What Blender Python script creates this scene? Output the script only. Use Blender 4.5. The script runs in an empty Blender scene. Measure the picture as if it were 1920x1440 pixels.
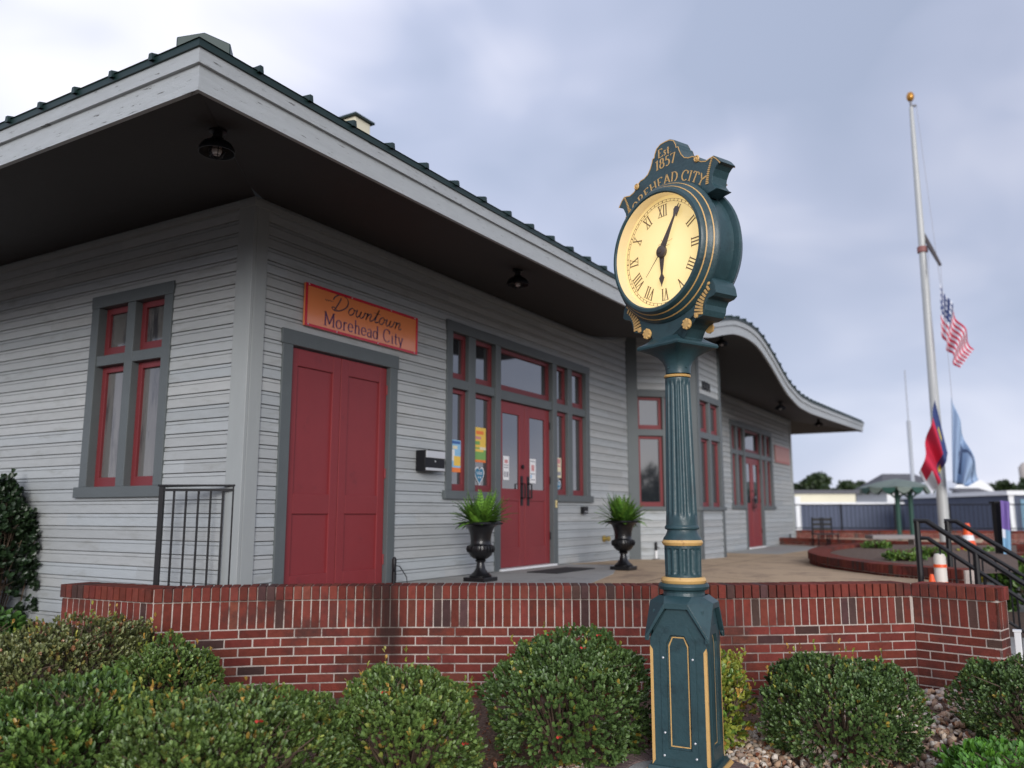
import bpy, bmesh, math, random
import numpy as np
from mathutils import Vector, Matrix, noise
R_=math.radians; PI=math.pi
SC=bpy.context.scene; COL=SC.collection
random.seed(7); rng=np.random.default_rng(7)

# ------------------------------------------------------------ camera
FPX=1554.0; PITCH=R_(8.88); YAW=R_(30.7)
CAM=Vector((-4.75,-5.40,1.5))
cd=bpy.data.cameras.new("camera"); cam=bpy.data.objects.new("camera",cd); COL.objects.link(cam); SC.camera=cam
cam.location=CAM; cam.rotation_euler=(PI/2+PITCH,0,YAW-PI/2)
cd.sensor_width=36; cd.lens=36*FPX/1920; cd.clip_start=.05; cd.clip_end=1500
cd.dof.use_dof=True; cd.dof.focus_distance=5.25; cd.dof.aperture_fstop=1.35
# ------------------------------------------------------------ light
SUN_EL,SUN_AZ=R_(15),R_(216)          # azimuth of the sun seen from the scene, from +X counter-clockwise
sl=bpy.data.lights.new("sun",'SUN'); sun=bpy.data.objects.new("sun",sl); COL.objects.link(sun)
sl.energy=2.75; sl.angle=R_(26); sl.color=(1.0,.965,.93)
sd=Vector((math.cos(SUN_EL)*math.cos(SUN_AZ),math.cos(SUN_EL)*math.sin(SUN_AZ),math.sin(SUN_EL)))
sun.rotation_euler=sd.to_track_quat('Z','Y').to_euler(); sun.location=(-10,-12,14)
W=bpy.data.worlds.new("World"); SC.world=W; W.use_nodes=True
nt=W.node_tree; nt.nodes.clear(); N=nt.nodes.new; L=nt.links.new
def math_node(t,op,a,b=None,c=None):
    n=t.nodes.new('ShaderNodeMath'); n.operation=op
    for i,v in enumerate((a,b,c)):
        if v is None: continue
        if isinstance(v,(int,float)): n.inputs[i].default_value=v
        else: t.links.new(v,n.inputs[i])
    return n.outputs[0]
def ramp(t,fac,stops,interp='LINEAR'):
    n=t.nodes.new('ShaderNodeValToRGB'); n.color_ramp.interpolation=interp; e=n.color_ramp.elements
    while len(e)<len(stops): e.new(.5)
    for el,(p,c) in zip(e,stops): el.position=p; el.color=(*c,1)
    t.links.new(fac,n.inputs[0]); return n.outputs[0]
sky=N('ShaderNodeTexSky'); sky.sky_type='NISHITA'; sky.sun_disc=False; sky.sun_elevation=SUN_EL
sky.sun_rotation=PI/2-SUN_AZ
tc=N('ShaderNodeTexCoord'); mp=N('ShaderNodeMapping'); mp.inputs['Scale'].default_value=(1.0,1.0,1.6); mp.inputs['Location'].default_value=(3.1,2.2,1.1)
L(tc.outputs['Generated'],mp.inputs[0])
nz=N('ShaderNodeTexNoise'); nz.inputs['Scale'].default_value=1.9; nz.inputs['Detail'].default_value=3; nz.inputs['Roughness'].default_value=.42; nz.inputs['Distortion'].default_value=.35
L(mp.outputs[0],nz.inputs['Vector'])
nz2=N('ShaderNodeTexNoise'); nz2.inputs['Scale'].default_value=4.6; nz2.inputs['Detail'].default_value=3; nz2.inputs['Roughness'].default_value=.45; nz2.inputs['Distortion'].default_value=.5
L(mp.outputs[0],nz2.inputs['Vector'])
cl=math_node(nt,'ADD',math_node(nt,'MULTIPLY',nz.outputs[0],.68),math_node(nt,'MULTIPLY',nz2.outputs[0],.32))
cloud=ramp(nt,cl,[(.38,(4.2,4.8,6.4)),(.46,(5.1,5.6,7.3)),(.53,(6.6,6.9,8.4)),(.60,(8.1,8.2,9.3)),(.70,(9.3,9.2,9.7))])
# the overcast is brighter towards the sun side and overhead
dp=N('ShaderNodeVectorMath'); dp.operation='DOT_PRODUCT'; L(tc.outputs['Generated'],dp.inputs[0]); dp.inputs[1].default_value=sd
gl=N('ShaderNodeMapRange'); gl.inputs['From Min'].default_value=-.2; gl.inputs['From Max'].default_value=1; gl.inputs['To Min'].default_value=1.0; gl.inputs['To Max'].default_value=1.15
L(dp.outputs['Value'],gl.inputs[0])
dq=N('ShaderNodeVectorMath'); dq.operation='DOT_PRODUCT'; L(tc.outputs['Generated'],dq.inputs[0]); dq.inputs[1].default_value=(-.36,.78,.5)
g2=N('ShaderNodeMapRange'); g2.inputs['From Min'].default_value=-.1; g2.inputs['From Max'].default_value=.9; g2.inputs['To Min'].default_value=1.04; g2.inputs['To Max'].default_value=1.40; L(dq.outputs['Value'],g2.inputs[0])
sz=N('ShaderNodeSeparateXYZ'); L(tc.outputs['Generated'],sz.inputs[0])
g3=N('ShaderNodeMapRange'); g3.inputs['From Min'].default_value=0; g3.inputs['From Max'].default_value=.26; g3.inputs['To Min'].default_value=1.22; g3.inputs['To Max'].default_value=1.0; L(sz.outputs['Z'],g3.inputs[0])
vm=N('ShaderNodeVectorMath'); vm.operation='SCALE'; L(cloud,vm.inputs[0]); L(math_node(nt,'MULTIPLY',math_node(nt,'MULTIPLY',gl.outputs[0],g3.outputs[0]),g2.outputs[0]),vm.inputs['Scale'])
mx=N('ShaderNodeMix'); mx.data_type='RGBA'; mx.inputs[0].default_value=.88
L(sky.outputs[0],mx.inputs[6]); L(vm.outputs[0],mx.inputs[7])
bg=N('ShaderNodeBackground'); bg.inputs['Strength'].default_value=.1; L(mx.outputs[2],bg.inputs[0])
wo=N('ShaderNodeOutputWorld'); L(bg.outputs[0],wo.inputs[0])
SC.view_settings.view_transform='Standard'; SC.view_settings.look='None'; SC.view_settings.gamma=1; SC.view_settings.exposure=.0

# ------------------------------------------------------------ projection helper (places background things at a distance)
_V=Vector((math.cos(YAW),math.sin(YAW),0)); _R=Vector((math.sin(YAW),-math.cos(YAW),0))
_F=_V*math.cos(PITCH)+Vector((0,0,math.sin(PITCH))); _U=_R.cross(_F)
def at(px,py,D):
    d=_F*FPX+_R*(px-960)+_U*(720-py); return CAM+d*(D/d.dot(_V))
def atxy(px,D): p=at(px,962,D); return p.x,p.y
DXY=lambda v:Vector((v[0],v[1],0))

# ------------------------------------------------------------ materials
MATS={}
def srgb(r,g,b): return tuple(((c/255)/12.92 if c/255<=.04045 else ((c/255+.055)/1.055)**2.4) for c in (r,g,b))
def mat(name,col,rough=.6,var=.12,scale=6,bump=.0,bscale=30,metal=0,emis=None,estr=1,attr=False,spec=.5,stretch=(1,1,1),dirt=None,dscale=1.5,dlo=.55,dhi=.75,coat=0,col2=None):
    m=bpy.data.materials.new(name); m.use_nodes=True; t=m.node_tree; p=t.nodes['Principled BSDF']
    p.inputs['Roughness'].default_value=rough; p.inputs['Metallic'].default_value=metal; p.inputs['Specular IOR Level'].default_value=spec
    if coat: p.inputs['Coat Weight'].default_value=coat; p.inputs['Coat Roughness'].default_value=.1
    tcn=t.nodes.new('ShaderNodeTexCoord'); mpn=t.nodes.new('ShaderNodeMapping'); mpn.inputs['Scale'].default_value=stretch
    t.links.new(tcn.outputs['Object'],mpn.inputs[0]); vec=mpn.outputs[0]
    n1=t.nodes.new('ShaderNodeTexNoise'); n1.inputs['Scale'].default_value=scale; n1.inputs['Detail'].default_value=6; n1.inputs['Roughness'].default_value=.6; t.links.new(vec,n1.inputs['Vector'])
    if attr:
        a=t.nodes.new('ShaderNodeAttribute'); a.attribute_name='Col'; base=a.outputs['Color']
    else:
        r=t.nodes.new('ShaderNodeRGB'); r.outputs[0].default_value=(*col,1); base=r.outputs[0]
    if col2:
        q=t.nodes.new('ShaderNodeMix'); q.data_type='RGBA'; t.links.new(ramp(t,n1.outputs[0],[(.42,(0,0,0)),(.6,(1,1,1))]),q.inputs[0]); t.links.new(base,q.inputs[6]); q.inputs[7].default_value=(*col2,1); base=q.outputs[2]
    f=math_node(t,'ADD',math_node(t,'MULTIPLY',n1.outputs[0],2*var),1-var)
    s=t.nodes.new('ShaderNodeVectorMath'); s.operation='SCALE'; t.links.new(base,s.inputs[0]); t.links.new(f,s.inputs['Scale']); out=s.outputs[0]
    if dirt:
        n3=t.nodes.new('ShaderNodeTexNoise'); n3.inputs['Scale'].default_value=dscale; n3.inputs['Detail'].default_value=8; n3.inputs['Roughness'].default_value=.7; t.links.new(vec,n3.inputs['Vector'])
        q=t.nodes.new('ShaderNodeMix'); q.data_type='RGBA'; t.links.new(ramp(t,n3.outputs[0],[(dlo,(0,0,0)),(dhi,(1,1,1))]),q.inputs[0]); t.links.new(out,q.inputs[6]); q.inputs[7].default_value=(*dirt,1); out=q.outputs[2]
    t.links.new(out,p.inputs['Base Color'])
    if bump:
        n2=t.nodes.new('ShaderNodeTexNoise'); n2.inputs['Scale'].default_value=bscale; n2.inputs['Detail'].default_value=5; t.links.new(vec,n2.inputs['Vector'])
        b=t.nodes.new('ShaderNodeBump'); b.inputs['Strength'].default_value=bump; b.inputs['Distance'].default_value=.01; t.links.new(n2.outputs[0],b.inputs['Height']); t.links.new(b.outputs[0],p.inputs['Normal'])
    if emis: p.inputs['Emission Color'].default_value=(*emis,1); p.inputs['Emission Strength'].default_value=estr
    MATS[name]=m; return m
siding=mat('siding_paint',(.38,.40,.39),.55,.12,5,.35,60,stretch=(1,1,5),dirt=(.22,.225,.205),dscale=1.8,dlo=.55,dhi=.80,attr=True)
corner_m=mat('corner_paint',(.30,.32,.32),.5,.08,3,.2,50,stretch=(6,6,1))
trim=mat('trim_paint',(.088,.102,.106),.5,.12,5,.25,50)
red=mat('red_paint',(.20,.022,.026),.5,.10,4,.15,40,dirt=(.10,.015,.02),dscale=3,dlo=.6,dhi=.8)
sash_red=mat('sash_paint',(.155,.020,.024),.5,.15,8)
def stain(m,Q,r,col):
    t=m.node_tree; p=t.nodes['Principled BSDF']; src=p.inputs['Base Color'].links[0].from_socket
    tcn=t.nodes.new('ShaderNodeTexCoord'); mpn=t.nodes.new('ShaderNodeMapping'); mpn.inputs['Scale'].default_value=(1,1,.22); t.links.new(tcn.outputs['Object'],mpn.inputs[0])
    d=t.nodes.new('ShaderNodeVectorMath'); d.operation='DISTANCE'; t.links.new(mpn.outputs[0],d.inputs[0]); d.inputs[1].default_value=(Q[0],Q[1],Q[2]*.22)
    n=t.nodes.new('ShaderNodeTexNoise'); n.inputs['Scale'].default_value=9; n.inputs['Detail'].default_value=6; t.links.new(mpn.outputs[0],n.inputs['Vector'])
    k=math_node(t,'ADD',d.outputs['Value'],math_node(t,'MULTIPLY',math_node(t,'SUBTRACT',n.outputs[0],.5),r*2.2))
    f=ramp(t,k,[(r*.1,(.85,.85,.85)),(r*1.25,(0,0,0))]); q=t.nodes.new('ShaderNodeMix'); q.data_type='RGBA'; t.links.new(f,q.inputs[0]); t.links.new(src,q.inputs[6]); q.inputs[7].default_value=(*col,1); t.links.new(q.outputs[2],p.inputs['Base Color'])
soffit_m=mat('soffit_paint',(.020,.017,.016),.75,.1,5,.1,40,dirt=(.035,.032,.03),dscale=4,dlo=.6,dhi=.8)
fascia_m=mat('fascia_paint',(.40,.425,.435),.6,.16,5,.6,70,stretch=(1,1,8),dirt=(.11,.11,.105),dscale=8,dlo=.60,dhi=.66)
roof_m=mat('roof_metal',(.007,.024,.022),.45,.2,2,metal=.2)
glass=mat('window_glass',(.018,.021,.026),.04,.1,3,spec=1.0); glass.node_tree.nodes['Principled BSDF'].inputs['IOR'].default_value=1.9
glassL=mat('curtained_glass',(.11,.108,.105),.06,.25,1.6,spec=.8,stretch=(6,6,1),dirt=(.04,.04,.045),dscale=1.3,dlo=.5,dhi=.62)
brick_m=mat('brick',(.2,.04,.03),.92,.40,22,.9,130,attr=True,spec=.2,dirt=(.050,.030,.028),dscale=2.6,dlo=.50,dhi=.74)
mortar=mat('mortar',(.50,.43,.385),.95,.28,30,.9,160,dirt=(.12,.075,.065),dscale=2.4,dlo=.52,dhi=.66)
stain(brick_m,(.40,-1.22,.85),.17,(.022,.014,.013)); stain(mortar,(.40,-1.22,.85),.20,(.05,.035,.03)); stain(mortar,(1.75,-3.4,.9),.5,(.13,.08,.07))
black_m=mat('black_metal',(.006,.006,.008),.45,.2,8,spec=.3)
iron=mat('cast_iron',(.005,.005,.006),.3,.25,20,.2,60)
steel=mat('brushed_steel',(.55,.56,.58),.4,.08,20,metal=.35,stretch=(1,1,12))
green_p=mat('clock_green',(.021,.055,.064),.46,.22,9,.2,50,dirt=(.011,.030,.036),dscale=7,dlo=.5,dhi=.72,coat=.08)
gold=mat('gold_paint',(.58,.36,.13),.42,.15,14,.2,60,dirt=(.30,.15,.06),dscale=14,dlo=.62,dhi=.75)
concrete=mat('concrete',(.33,.325,.31),.9,.15,5,.4,120,dirt=(.20,.195,.18),dscale=2.2)
aggr=mat('exposed_aggregate',(.50,.36,.23),.95,.45,70,1.0,220,dirt=(.24,.165,.115),dscale=2.2,dlo=.50,dhi=.72)
soil=mat('soil',(.09,.055,.038),.95,.5,25,1.0,60,dirt=(.20,.13,.09),dscale=50,dlo=.5,dhi=.6)
grassg=mat('far_ground',(.12,.12,.11),.95,.3,.6)
white_m=mat('white_paint',(.72,.73,.74),.5,.05,4)
cream=mat('cream_paint',(.62,.58,.44),.7,.06,3)
slate=mat('slate_blue_wall',(.075,.090,.135),.8,.10,1.2,dirt=(.055,.068,.10),dscale=.8)
dkroof=mat('grey_shingle',(.09,.09,.10),.9,.2,6)
pathm=mat('brick_paving',(.28,.15,.12),.9,.25,5)
leaf=mat('leaf',None or (.05,.1,.02),.42,.12,60,attr=True,spec=.45)
twig=mat('twig_bark',(.11,.075,.05),.9,.3,30)
orange_m=mat('orange_plastic',(.75,.09,.015),.45,.1,8)
paper=mat('paper',(.75,.75,.76),.6,.04,20)
rubber=mat('rubber_mat',(.025,.024,.026),.9,.3,60,.5,200)
stone=mat('pebble',None or (.4,.3,.2),.75,.25,30,.3,60,attr=True)
brass=mat('brass',(.45,.33,.10),.35,.1,9,metal=.7)
def colmat(name,c,rough=.6,**k): return MATS.get(name) or mat(name,c,rough,.06,8,**k)

# ------------------------------------------------------------ mesh builder
class MB:
    def __init__(s): s.v=[];s.f=[];s.m=[];s.c=[]
    def add(s,vs,fs,mi=0,col=None):
        o=len(s.v); s.v+= [tuple(v) for v in vs]
        for f in fs: s.f.append(tuple(i+o for i in f)); s.m.append(mi); s.c.append(col)
        return s
    def frame_box(s,O,X,Y,Z,mi=0,col=None,bev=0):      # box from corner O with edge vectors
        O=Vector(O);X=Vector(X);Y=Vector(Y);Z=Vector(Z)
        vs=[O,O+X,O+X+Y,O+Y,O+Z,O+X+Z,O+X+Y+Z,O+Y+Z]
        fs=[(0,3,2,1),(4,5,6,7),(0,1,5,4),(1,2,6,5),(2,3,7,6),(3,0,4,7)]
        if X.cross(Y).dot(Z)<0: fs=[f[::-1] for f in fs]
        return s.add(vs,fs,mi,col)
    def box(s,a,b,mi=0,col=None):
        return s.frame_box((min(a[0],b[0]),min(a[1],b[1]),min(a[2],b[2])),(abs(b[0]-a[0]),0,0),(0,abs(b[1]-a[1]),0),(0,0,abs(b[2]-a[2])),mi,col)
    def tube(s,pts,r,n=8,mi=0,cap=True,col=None):
        pts=[Vector(p) for p in pts]; rs=r if isinstance(r,(list,tuple)) else [r]*len(pts)
        vs=[];fs=[]; up=Vector((0,0,1)); px=None
        for i,p in enumerate(pts):
            t=(pts[min(i+1,len(pts)-1)]-pts[max(i-1,0)]).normalized()
            if px is None:
                a=up if abs(t.z)<.9 else Vector((1,0,0)); px=t.cross(a).normalized()
            px=(px-t*px.dot(t)).normalized(); py=t.cross(px)
            for k in range(n):
                a=2*PI*k/n; vs.append(p+(px*math.cos(a)+py*math.sin(a))*rs[i])
        for i in range(len(pts)-1):
            for k in range(n):
                k2=(k+1)%n; fs.append((i*n+k,i*n+k2,(i+1)*n+k2,(i+1)*n+k))
        if cap: fs.append(tuple(range(n))[::-1]); fs.append(tuple((len(pts)-1)*n+k for k in range(n)))
        return s.add(vs,fs,mi,col)
    def lathe(s,prof,O,n=32,X=Vector((1,0,0)),Y=Vector((0,1,0)),Z=Vector((0,0,1)),mi=0,fl=0,nf=12,rect=False,mis=None,caps=True):
        O=Vector(O);vs=[];fs=[]
        for (r,z) in prof:
            for k in range(n):
                a=2*PI*(k+.5*(n==4))/n; rr=r*(1-fl*(max(0,math.cos(nf*a))**1.0)) if fl else r
                vs.append(O+X*rr*math.cos(a)+Y*rr*math.sin(a)+Z*z)
        o=len(s.v); s.v+=[tuple(v) for v in vs]
        for i in range(len(prof)-1):
            for k in range(n):
                k2=(k+1)%n; s.f.append((o+i*n+k,o+i*n+k2,o+(i+1)*n+k2,o+(i+1)*n+k)); s.m.append(mis[i] if mis else mi); s.c.append(None)
        for ring,rev in ((0,True),(len(prof)-1,False)) if caps else ():
            if prof[ring][0]>1e-4:
                q=[o+ring*n+k for k in range(n)]; s.f.append(tuple(q[::-1] if rev else q)); s.m.append(mis[min(ring,len(prof)-2)] if mis else mi); s.c.append(None)
        return s
    def prism(s,poly,O,X,Y,Z,d,mi=0,col=None):          # extrude polygon (2D in X,Y) along Z by d
        O=Vector(O);n=len(poly); a=[O+X*p[0]+Y*p[1] for p in poly]; b=[q+Z*d for q in a]
        fs=[tuple(range(n)),tuple(range(2*n-1,n-1,-1))]+[(i,n+i,n+(i+1)%n,(i+1)%n) for i in range(n)]
        return s.add(a+b,fs,mi,col)
    def build(s,name,mats,parent=None,smooth=False,label=None,bevel=0,norm=True):
        me=bpy.data.meshes.new(name); me.from_pydata(s.v,[],s.f)
        if not isinstance(mats,(list,tuple)): mats=[mats]
        for m in mats: me.materials.append(m)
        me.polygons.foreach_set('material_index',s.m)
        if any(c is not None for c in s.c):
            at_=me.attributes.new('Col','FLOAT_COLOR','FACE'); at_.data.foreach_set('color',[x for c in s.c for x in ((*c,1) if c is not None else (1,1,1,1))])
        if norm:
            bm=bmesh.new(); bm.from_mesh(me); bmesh.ops.recalc_face_normals(bm,faces=bm.faces); bm.to_mesh(me); bm.free()
        me.update()
        o=bpy.data.objects.new(name,me); COL.objects.link(o)
        if smooth:
            me.polygons.foreach_set('use_smooth',[True]*len(me.polygons))
            try: me.set_sharp_from_angle(angle=R_(38))
            except Exception: pass
        if bevel:
            b=o.modifiers.new('bevel','BEVEL'); b.width=bevel; b.segments=2; b.limit_method='ANGLE'
        if parent is not None:
            o.parent=parent
            # meshes are written in world coordinates
            o.location=-world_loc(parent)
        if label: o['label']=label
        return o
def world_loc(o):
    l=Vector((0,0,0))
    while o: l+=Vector(o.location); o=o.parent
    return l
def thing(name,label,cat,loc=(0,0,0),group=None):
    o=bpy.data.objects.new(name,None); COL.objects.link(o); o.location=loc; o.empty_display_size=.1
    o['label']=label; o['category']=cat
    if group: o['group']=group
    return o
def tag(o,label,cat,group=None):
    o['label']=label; o['category']=cat
    if group: o['group']=group
    return o
def kind(o,k='structure'): o['kind']=k; return o
def copy_tree(o,parent=None):
    c=o.copy(); COL.objects.link(c)
    if parent: c.parent=parent
    for ch in list(o.children): copy_tree(ch,c)
    return c

# ------------------------------------------------------------ lettering (stroke glyphs drawn with a broad nib)
def arc(cx,cy,rx,ry,a0,a1,n=12): return [(cx+rx*math.cos(R_(a0+(a1-a0)*i/n)),cy+ry*math.sin(R_(a0+(a1-a0)*i/n))) for i in range(n+1)]
def ser(x,y,w=.16): return [(x-w,y),(x+w,y)]
G={ # caps height 1, lower x-height .62
'M':(1.15,[[(.15,0),(.15,1)],[(.15,1),(.57,.15)],[(.57,.15),(1.0,1)],[(1.0,1),(1.0,0)],ser(.15,0),ser(1,0),[(.0,1),(.18,1)],[(.97,1),(1.15,1)]]),
'O':(.95,[arc(.47,.5,.4,.5,0,360,24)]),
'R':(.9,[[(.18,0),(.18,1)],[(.05,1),(.4,1)]+arc(.42,.76,.28,.24,90,-90)+[(.18,.52)],[(.45,.52),(.85,0)],ser(.18,0)]),
'E':(.8,[[(.18,0),(.18,1)],[(.05,1),(.7,1),(.7,.85)],[(.18,.52),(.55,.52)],[(.05,0),(.72,0),(.74,.18)]]),
'H':(1.0,[[(.18,0),(.18,1)],[(.82,0),(.82,1)],[(.18,.52),(.82,.52)],ser(.18,0),ser(.18,1),ser(.82,0),ser(.82,1)]),
'A':(.95,[[(.08,0),(.47,1)],[(.47,1),(.88,0)],[(.22,.35),(.73,.35)],ser(.08,0,.12),ser(.88,0,.12)]),
'D':(.95,[[(.18,0),(.18,1)],[(.05,1),(.4,1)]+arc(.4,.5,.45,.5,90,-90,16)+[(.05,0)]]),
'C':(.9,[arc(.48,.5,.42,.5,45,315,20),[(.79,.68),(.8,.95)]]),
'I':(.42,[[(.21,0),(.21,1)],ser(.21,0),ser(.21,1)]),
'T':(.85,[[(.42,0),(.42,1)],[(.05,.8),(.07,1),(.78,1),(.8,.8)],ser(.42,0)]),
'Y':(.9,[[(.08,1),(.46,.5)],[(.84,1),(.46,.5),(.46,0)],ser(.46,0),ser(.08,1,.12),ser(.84,1,.12)]),
'o':(.66,[arc(.33,.31,.27,.31,0,360,18)]),
'r':(.5,[[(.16,0),(.16,.62)],[(.16,.4)]+arc(.34,.42,.16,.19,160,50,6),ser(.16,0,.13)]),
'e':(.6,[[(.06,.34),(.54,.34)]+arc(.3,.32,.25,.3,0,320,16)]),
'h':(.72,[[(.16,0),(.16,1)],[(.16,.42)]+arc(.36,.4,.2,.22,150,0,8)+[(.56,0)],ser(.16,0,.13),ser(.56,0,.12)]),
'a':(.6,[arc(.28,.45,.2,.17,150,0,8)+[(.48,.05),(.56,0)],arc(.26,.18,.2,.18,60,360,12)]),
'd':(.7,[arc(.3,.3,.24,.3,0,360,16),[(.55,1),(.55,0)],[(.45,1),(.55,1)]]),
'i':(.34,[[(.17,0),(.17,.62)],ser(.17,0,.13),[(.15,.85),(.19,.85)]]),
't':(.42,[[(.18,.85),(.18,.1),(.25,.0),(.36,.04)],[(.02,.62),(.38,.62)],[(.02,.58),(.38,.58)]]),
'y':(.64,[[(.08,.62),(.32,.02)],[(.56,.62),(.28,-.15),(.16,-.28),(.06,-.24)],ser(.08,.62,.1),ser(.56,.62,.1)]),
's':(.5,[[(.42,.5),(.3,.62),(.14,.56),(.14,.44),(.36,.22),(.36,.08),(.22,0),(.08,.1)]]),
'.':(.3,[[(.1,.03),(.16,.03)]]),
'1':(.5,[[(.1,.85),(.28,1),(.28,0)],ser(.28,0,.16)]),
'8':(.66,[arc(.33,.75,.2,.24,0,360,16),arc(.33,.27,.26,.27,0,360,16)]),
'5':(.64,[[(.55,1),(.18,1),(.14,.58)]+arc(.3,.32,.26,.32,110,-130,14)]),
'7':(.62,[[(.06,.88),(.08,1),(.58,1),(.24,0)]]),
'0':(.64,[arc(.32,.5,.25,.5,0,360,20)]),
'V':(.8,[[(.05,1),(.4,0)],[(.4,0),(.76,1)],ser(.08,1,.1),ser(.72,1,.1)]),
'X':(.8,[[(.08,1),(.72,0)],[(.7,1),(.08,0)],ser(.08,1,.1),ser(.72,1,.1),ser(.08,0,.1),ser(.72,0,.1)]),
' ':(.38,[])}
def stroke(mb,pts,f,w,thin=.35,th=.003,mi=0,nib=PI/2):   # f maps 2D -> (point, normal)
    pts=[Vector(p) for p in pts]
    L_=[];R2=[]
    for i,p in enumerate(pts):
        t=(pts[min(i+1,len(pts)-1)]-pts[max(i-1,0)])
        if t.length<1e-9: continue
        t.normalize(); k=thin+(1-thin)*abs(math.cos(math.atan2(t.y,t.x)-nib))
        nn=Vector((-t.y,t.x))*w*k*.5; L_.append(p+nn); R2.append(p-nn)
    n=len(L_)
    if n<2: return
    vs=[f(q)[0]+f(q)[1]*th for q in L_]+[f(q)[0]+f(q)[1]*th for q in R2]+[f(q)[0] for q in L_]+[f(q)[0] for q in R2]
    fs=[(i,i+1,n+i+1,n+i) for i in range(n-1)]+[(i,2*n+i,2*n+i+1,i+1) for i in range(n-1)]+[(n+i,n+i+1,3*n+i+1,3*n+i) for i in range(n-1)]
    mb.add(vs,fs,mi)
def text_width(s,h): return sum(G[c][0] for c in s)*h*1.0+.08*h*len(s)
def text(mb,s,f,x,y,h,w,thin=.35,th=.003,xs=1,mi=0):
    for c in s:
        wd,st=G[c]
        for q in st: stroke(mb,[(x+a*h*xs,y+b*h) for a,b in q],f,w,thin,th,mi)
        x+=(wd+.08)*h*xs
    return x
def plane_f(O,X,Y,Nn):
    O=Vector(O);X=Vector(X);Y=Vector(Y);Nn=Vector(Nn)
    return lambda q:(O+X*q[0]+Y*q[1],Nn)
X3,Y3,Z3=Vector((1,0,0)),Vector((0,1,0)),Vector((0,0,1))
exec_parts=[]
# ============================================================ DEPOT BUILDING
XE=20.35      # length of the long wall
_xs=np.array([-6,-2,-.9,.9,3.75,5.5,6.6,7.24,7.86,8.53,9.2,9.63,10.0,10.36,11.08,11.7,12.27,13.3,14.5,17,22.5,26])
_zs=np.array([3.80,3.80,3.81,3.83,3.88,3.93,4.0,4.10,4.26,4.41,4.475,4.48,4.46,4.40,4.22,4.02,3.86,3.72,3.71,3.79,3.98,4.1])
_gx=np.linspace(-6,26,641); _gz=np.interp(_gx,_xs,_zs); _k=np.hanning(17); _k/=_k.sum()
_gz=np.convolve(np.pad(_gz,8,'edge'),_k,'valid')
def zf(x): return float(np.interp(x,_gx,_gz))
def bump(x): d=(x-9.55)/3.2; return .5*(1+math.cos(PI*d)) if abs(d)<1 else 0.
def zw(x): return 4.21+.50*bump(x)
OF,OL=1.75,1.98          # eave overhang front, left
def zsof(x,y): k=min(1,max(0,-y/OF)); return zw(x)*(1-k)+zf(x)*k
class Fr:
    def __init__(s,O,A,Nn): s.O=Vector(O); s.A=Vector(A).normalized(); s.N=Vector(Nn).normalized()
    def p(s,x,z,o): return s.O+s.A*x+s.N*o+Z3*z
    def box(s,mb,x0,x1,z0,z1,o0,o1,mi=0,col=None): mb.frame_box(s.p(x0,z0,o0),s.A*(x1-x0),s.N*(o1-o0),Z3*(z1-z0),mi,col)
S2=math.sqrt(.5)
FRONT=Fr((0,0,0),(1,0,0),(0,-1,0)); LEFT=Fr((0,0,0),(0,1,0),(-1,0,0))
BAYL=Fr((8.09,0,0),(S2,-S2,0),(-S2,-S2,0)); BAYF=Fr((8.995,-.905,0),(1,0,0),(0,-1,0)); BAYR=Fr((10.38,-.905,0),(S2,S2,0),(S2,-S2,0))
depot=thing('depot_building','long grey clapboard depot with red doors and a wide waving eave','building',(10,4,0))
ROW=.115
PROF=[(0,-.020),(.0068,-.020),(.0072,.017),(.010,.019),(.083,.017),(.0834,.0),(.0885,.0),(.089,.014),(.1148,.011),(.115,-.020)]   # drop siding profile (height, out)
def bcol(k,x):
    r=random.Random(k*131+int((x+100+(k*1.37)%3.4)/3.4)*17); m=r.uniform(.90,1.07); w=r.uniform(-.008,.008)
    return (.368*m+w,.390*m,.398*m-w)
def siding_wall(F,x0,x1,z0,ztop,openings,label=None):
    mb=MB(); xs={x0,x1}
    for a,b,c,d in openings: xs|={a,b}
    x=x0
    while x<x1: xs.add(round(x,3)); x+=.55
    xs=sorted(v for v in xs if x0<=v<=x1)
    for xa,xb in zip(xs[:-1],xs[1:]):
        if xb-xa<1e-4: continue
        top=max(ztop(xa),ztop(xb)); iv=[(z0,top)]
        for a,b,c,d in openings:
            if xa>=a-1e-6 and xb<=b+1e-6:
                nv=[]
                for p,q in iv:
                    if c>p: nv.append((p,min(q,c)))
                    if d<q: nv.append((max(p,d),q))
                iv=[(p,q) for p,q in nv if q-p>1e-3]
        for p,q in iv:
            k=math.floor(p/ROW)
            while k*ROW<q:
                pts=[]; zb=k*ROW
                pr=[(zb+h,o) for h,o in PROF]
                lo,hi=max(p,zb),min(q,zb+ROW)
                if hi-lo>1e-4:
                    f=lambda z:float(np.interp(z,[a for a,b in pr],[b for a,b in pr]))
                    pts=[(lo,f(lo))]+[(z,o) for z,o in pr if lo<z<hi]+[(hi,f(hi))]
                    vs=[F.p(xa,z,o) for z,o in pts]+[F.p(xb,z,o) for z,o in pts]; n=len(pts)
                    mb.add(vs,[(i,n+i,n+i+1,i+1) for i in range(n-1)],0,bcol(k,(xa+xb)/2))
                k+=1
    o=mb.build('wall',siding,depot,norm=False)
    # make normals face outwards
    me=o.data
    if len(me.polygons):
        me.update()
        if me.polygons[len(me.polygons)//2].normal.dot(F.N)<0: me.flip_normals()
    return o
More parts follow.
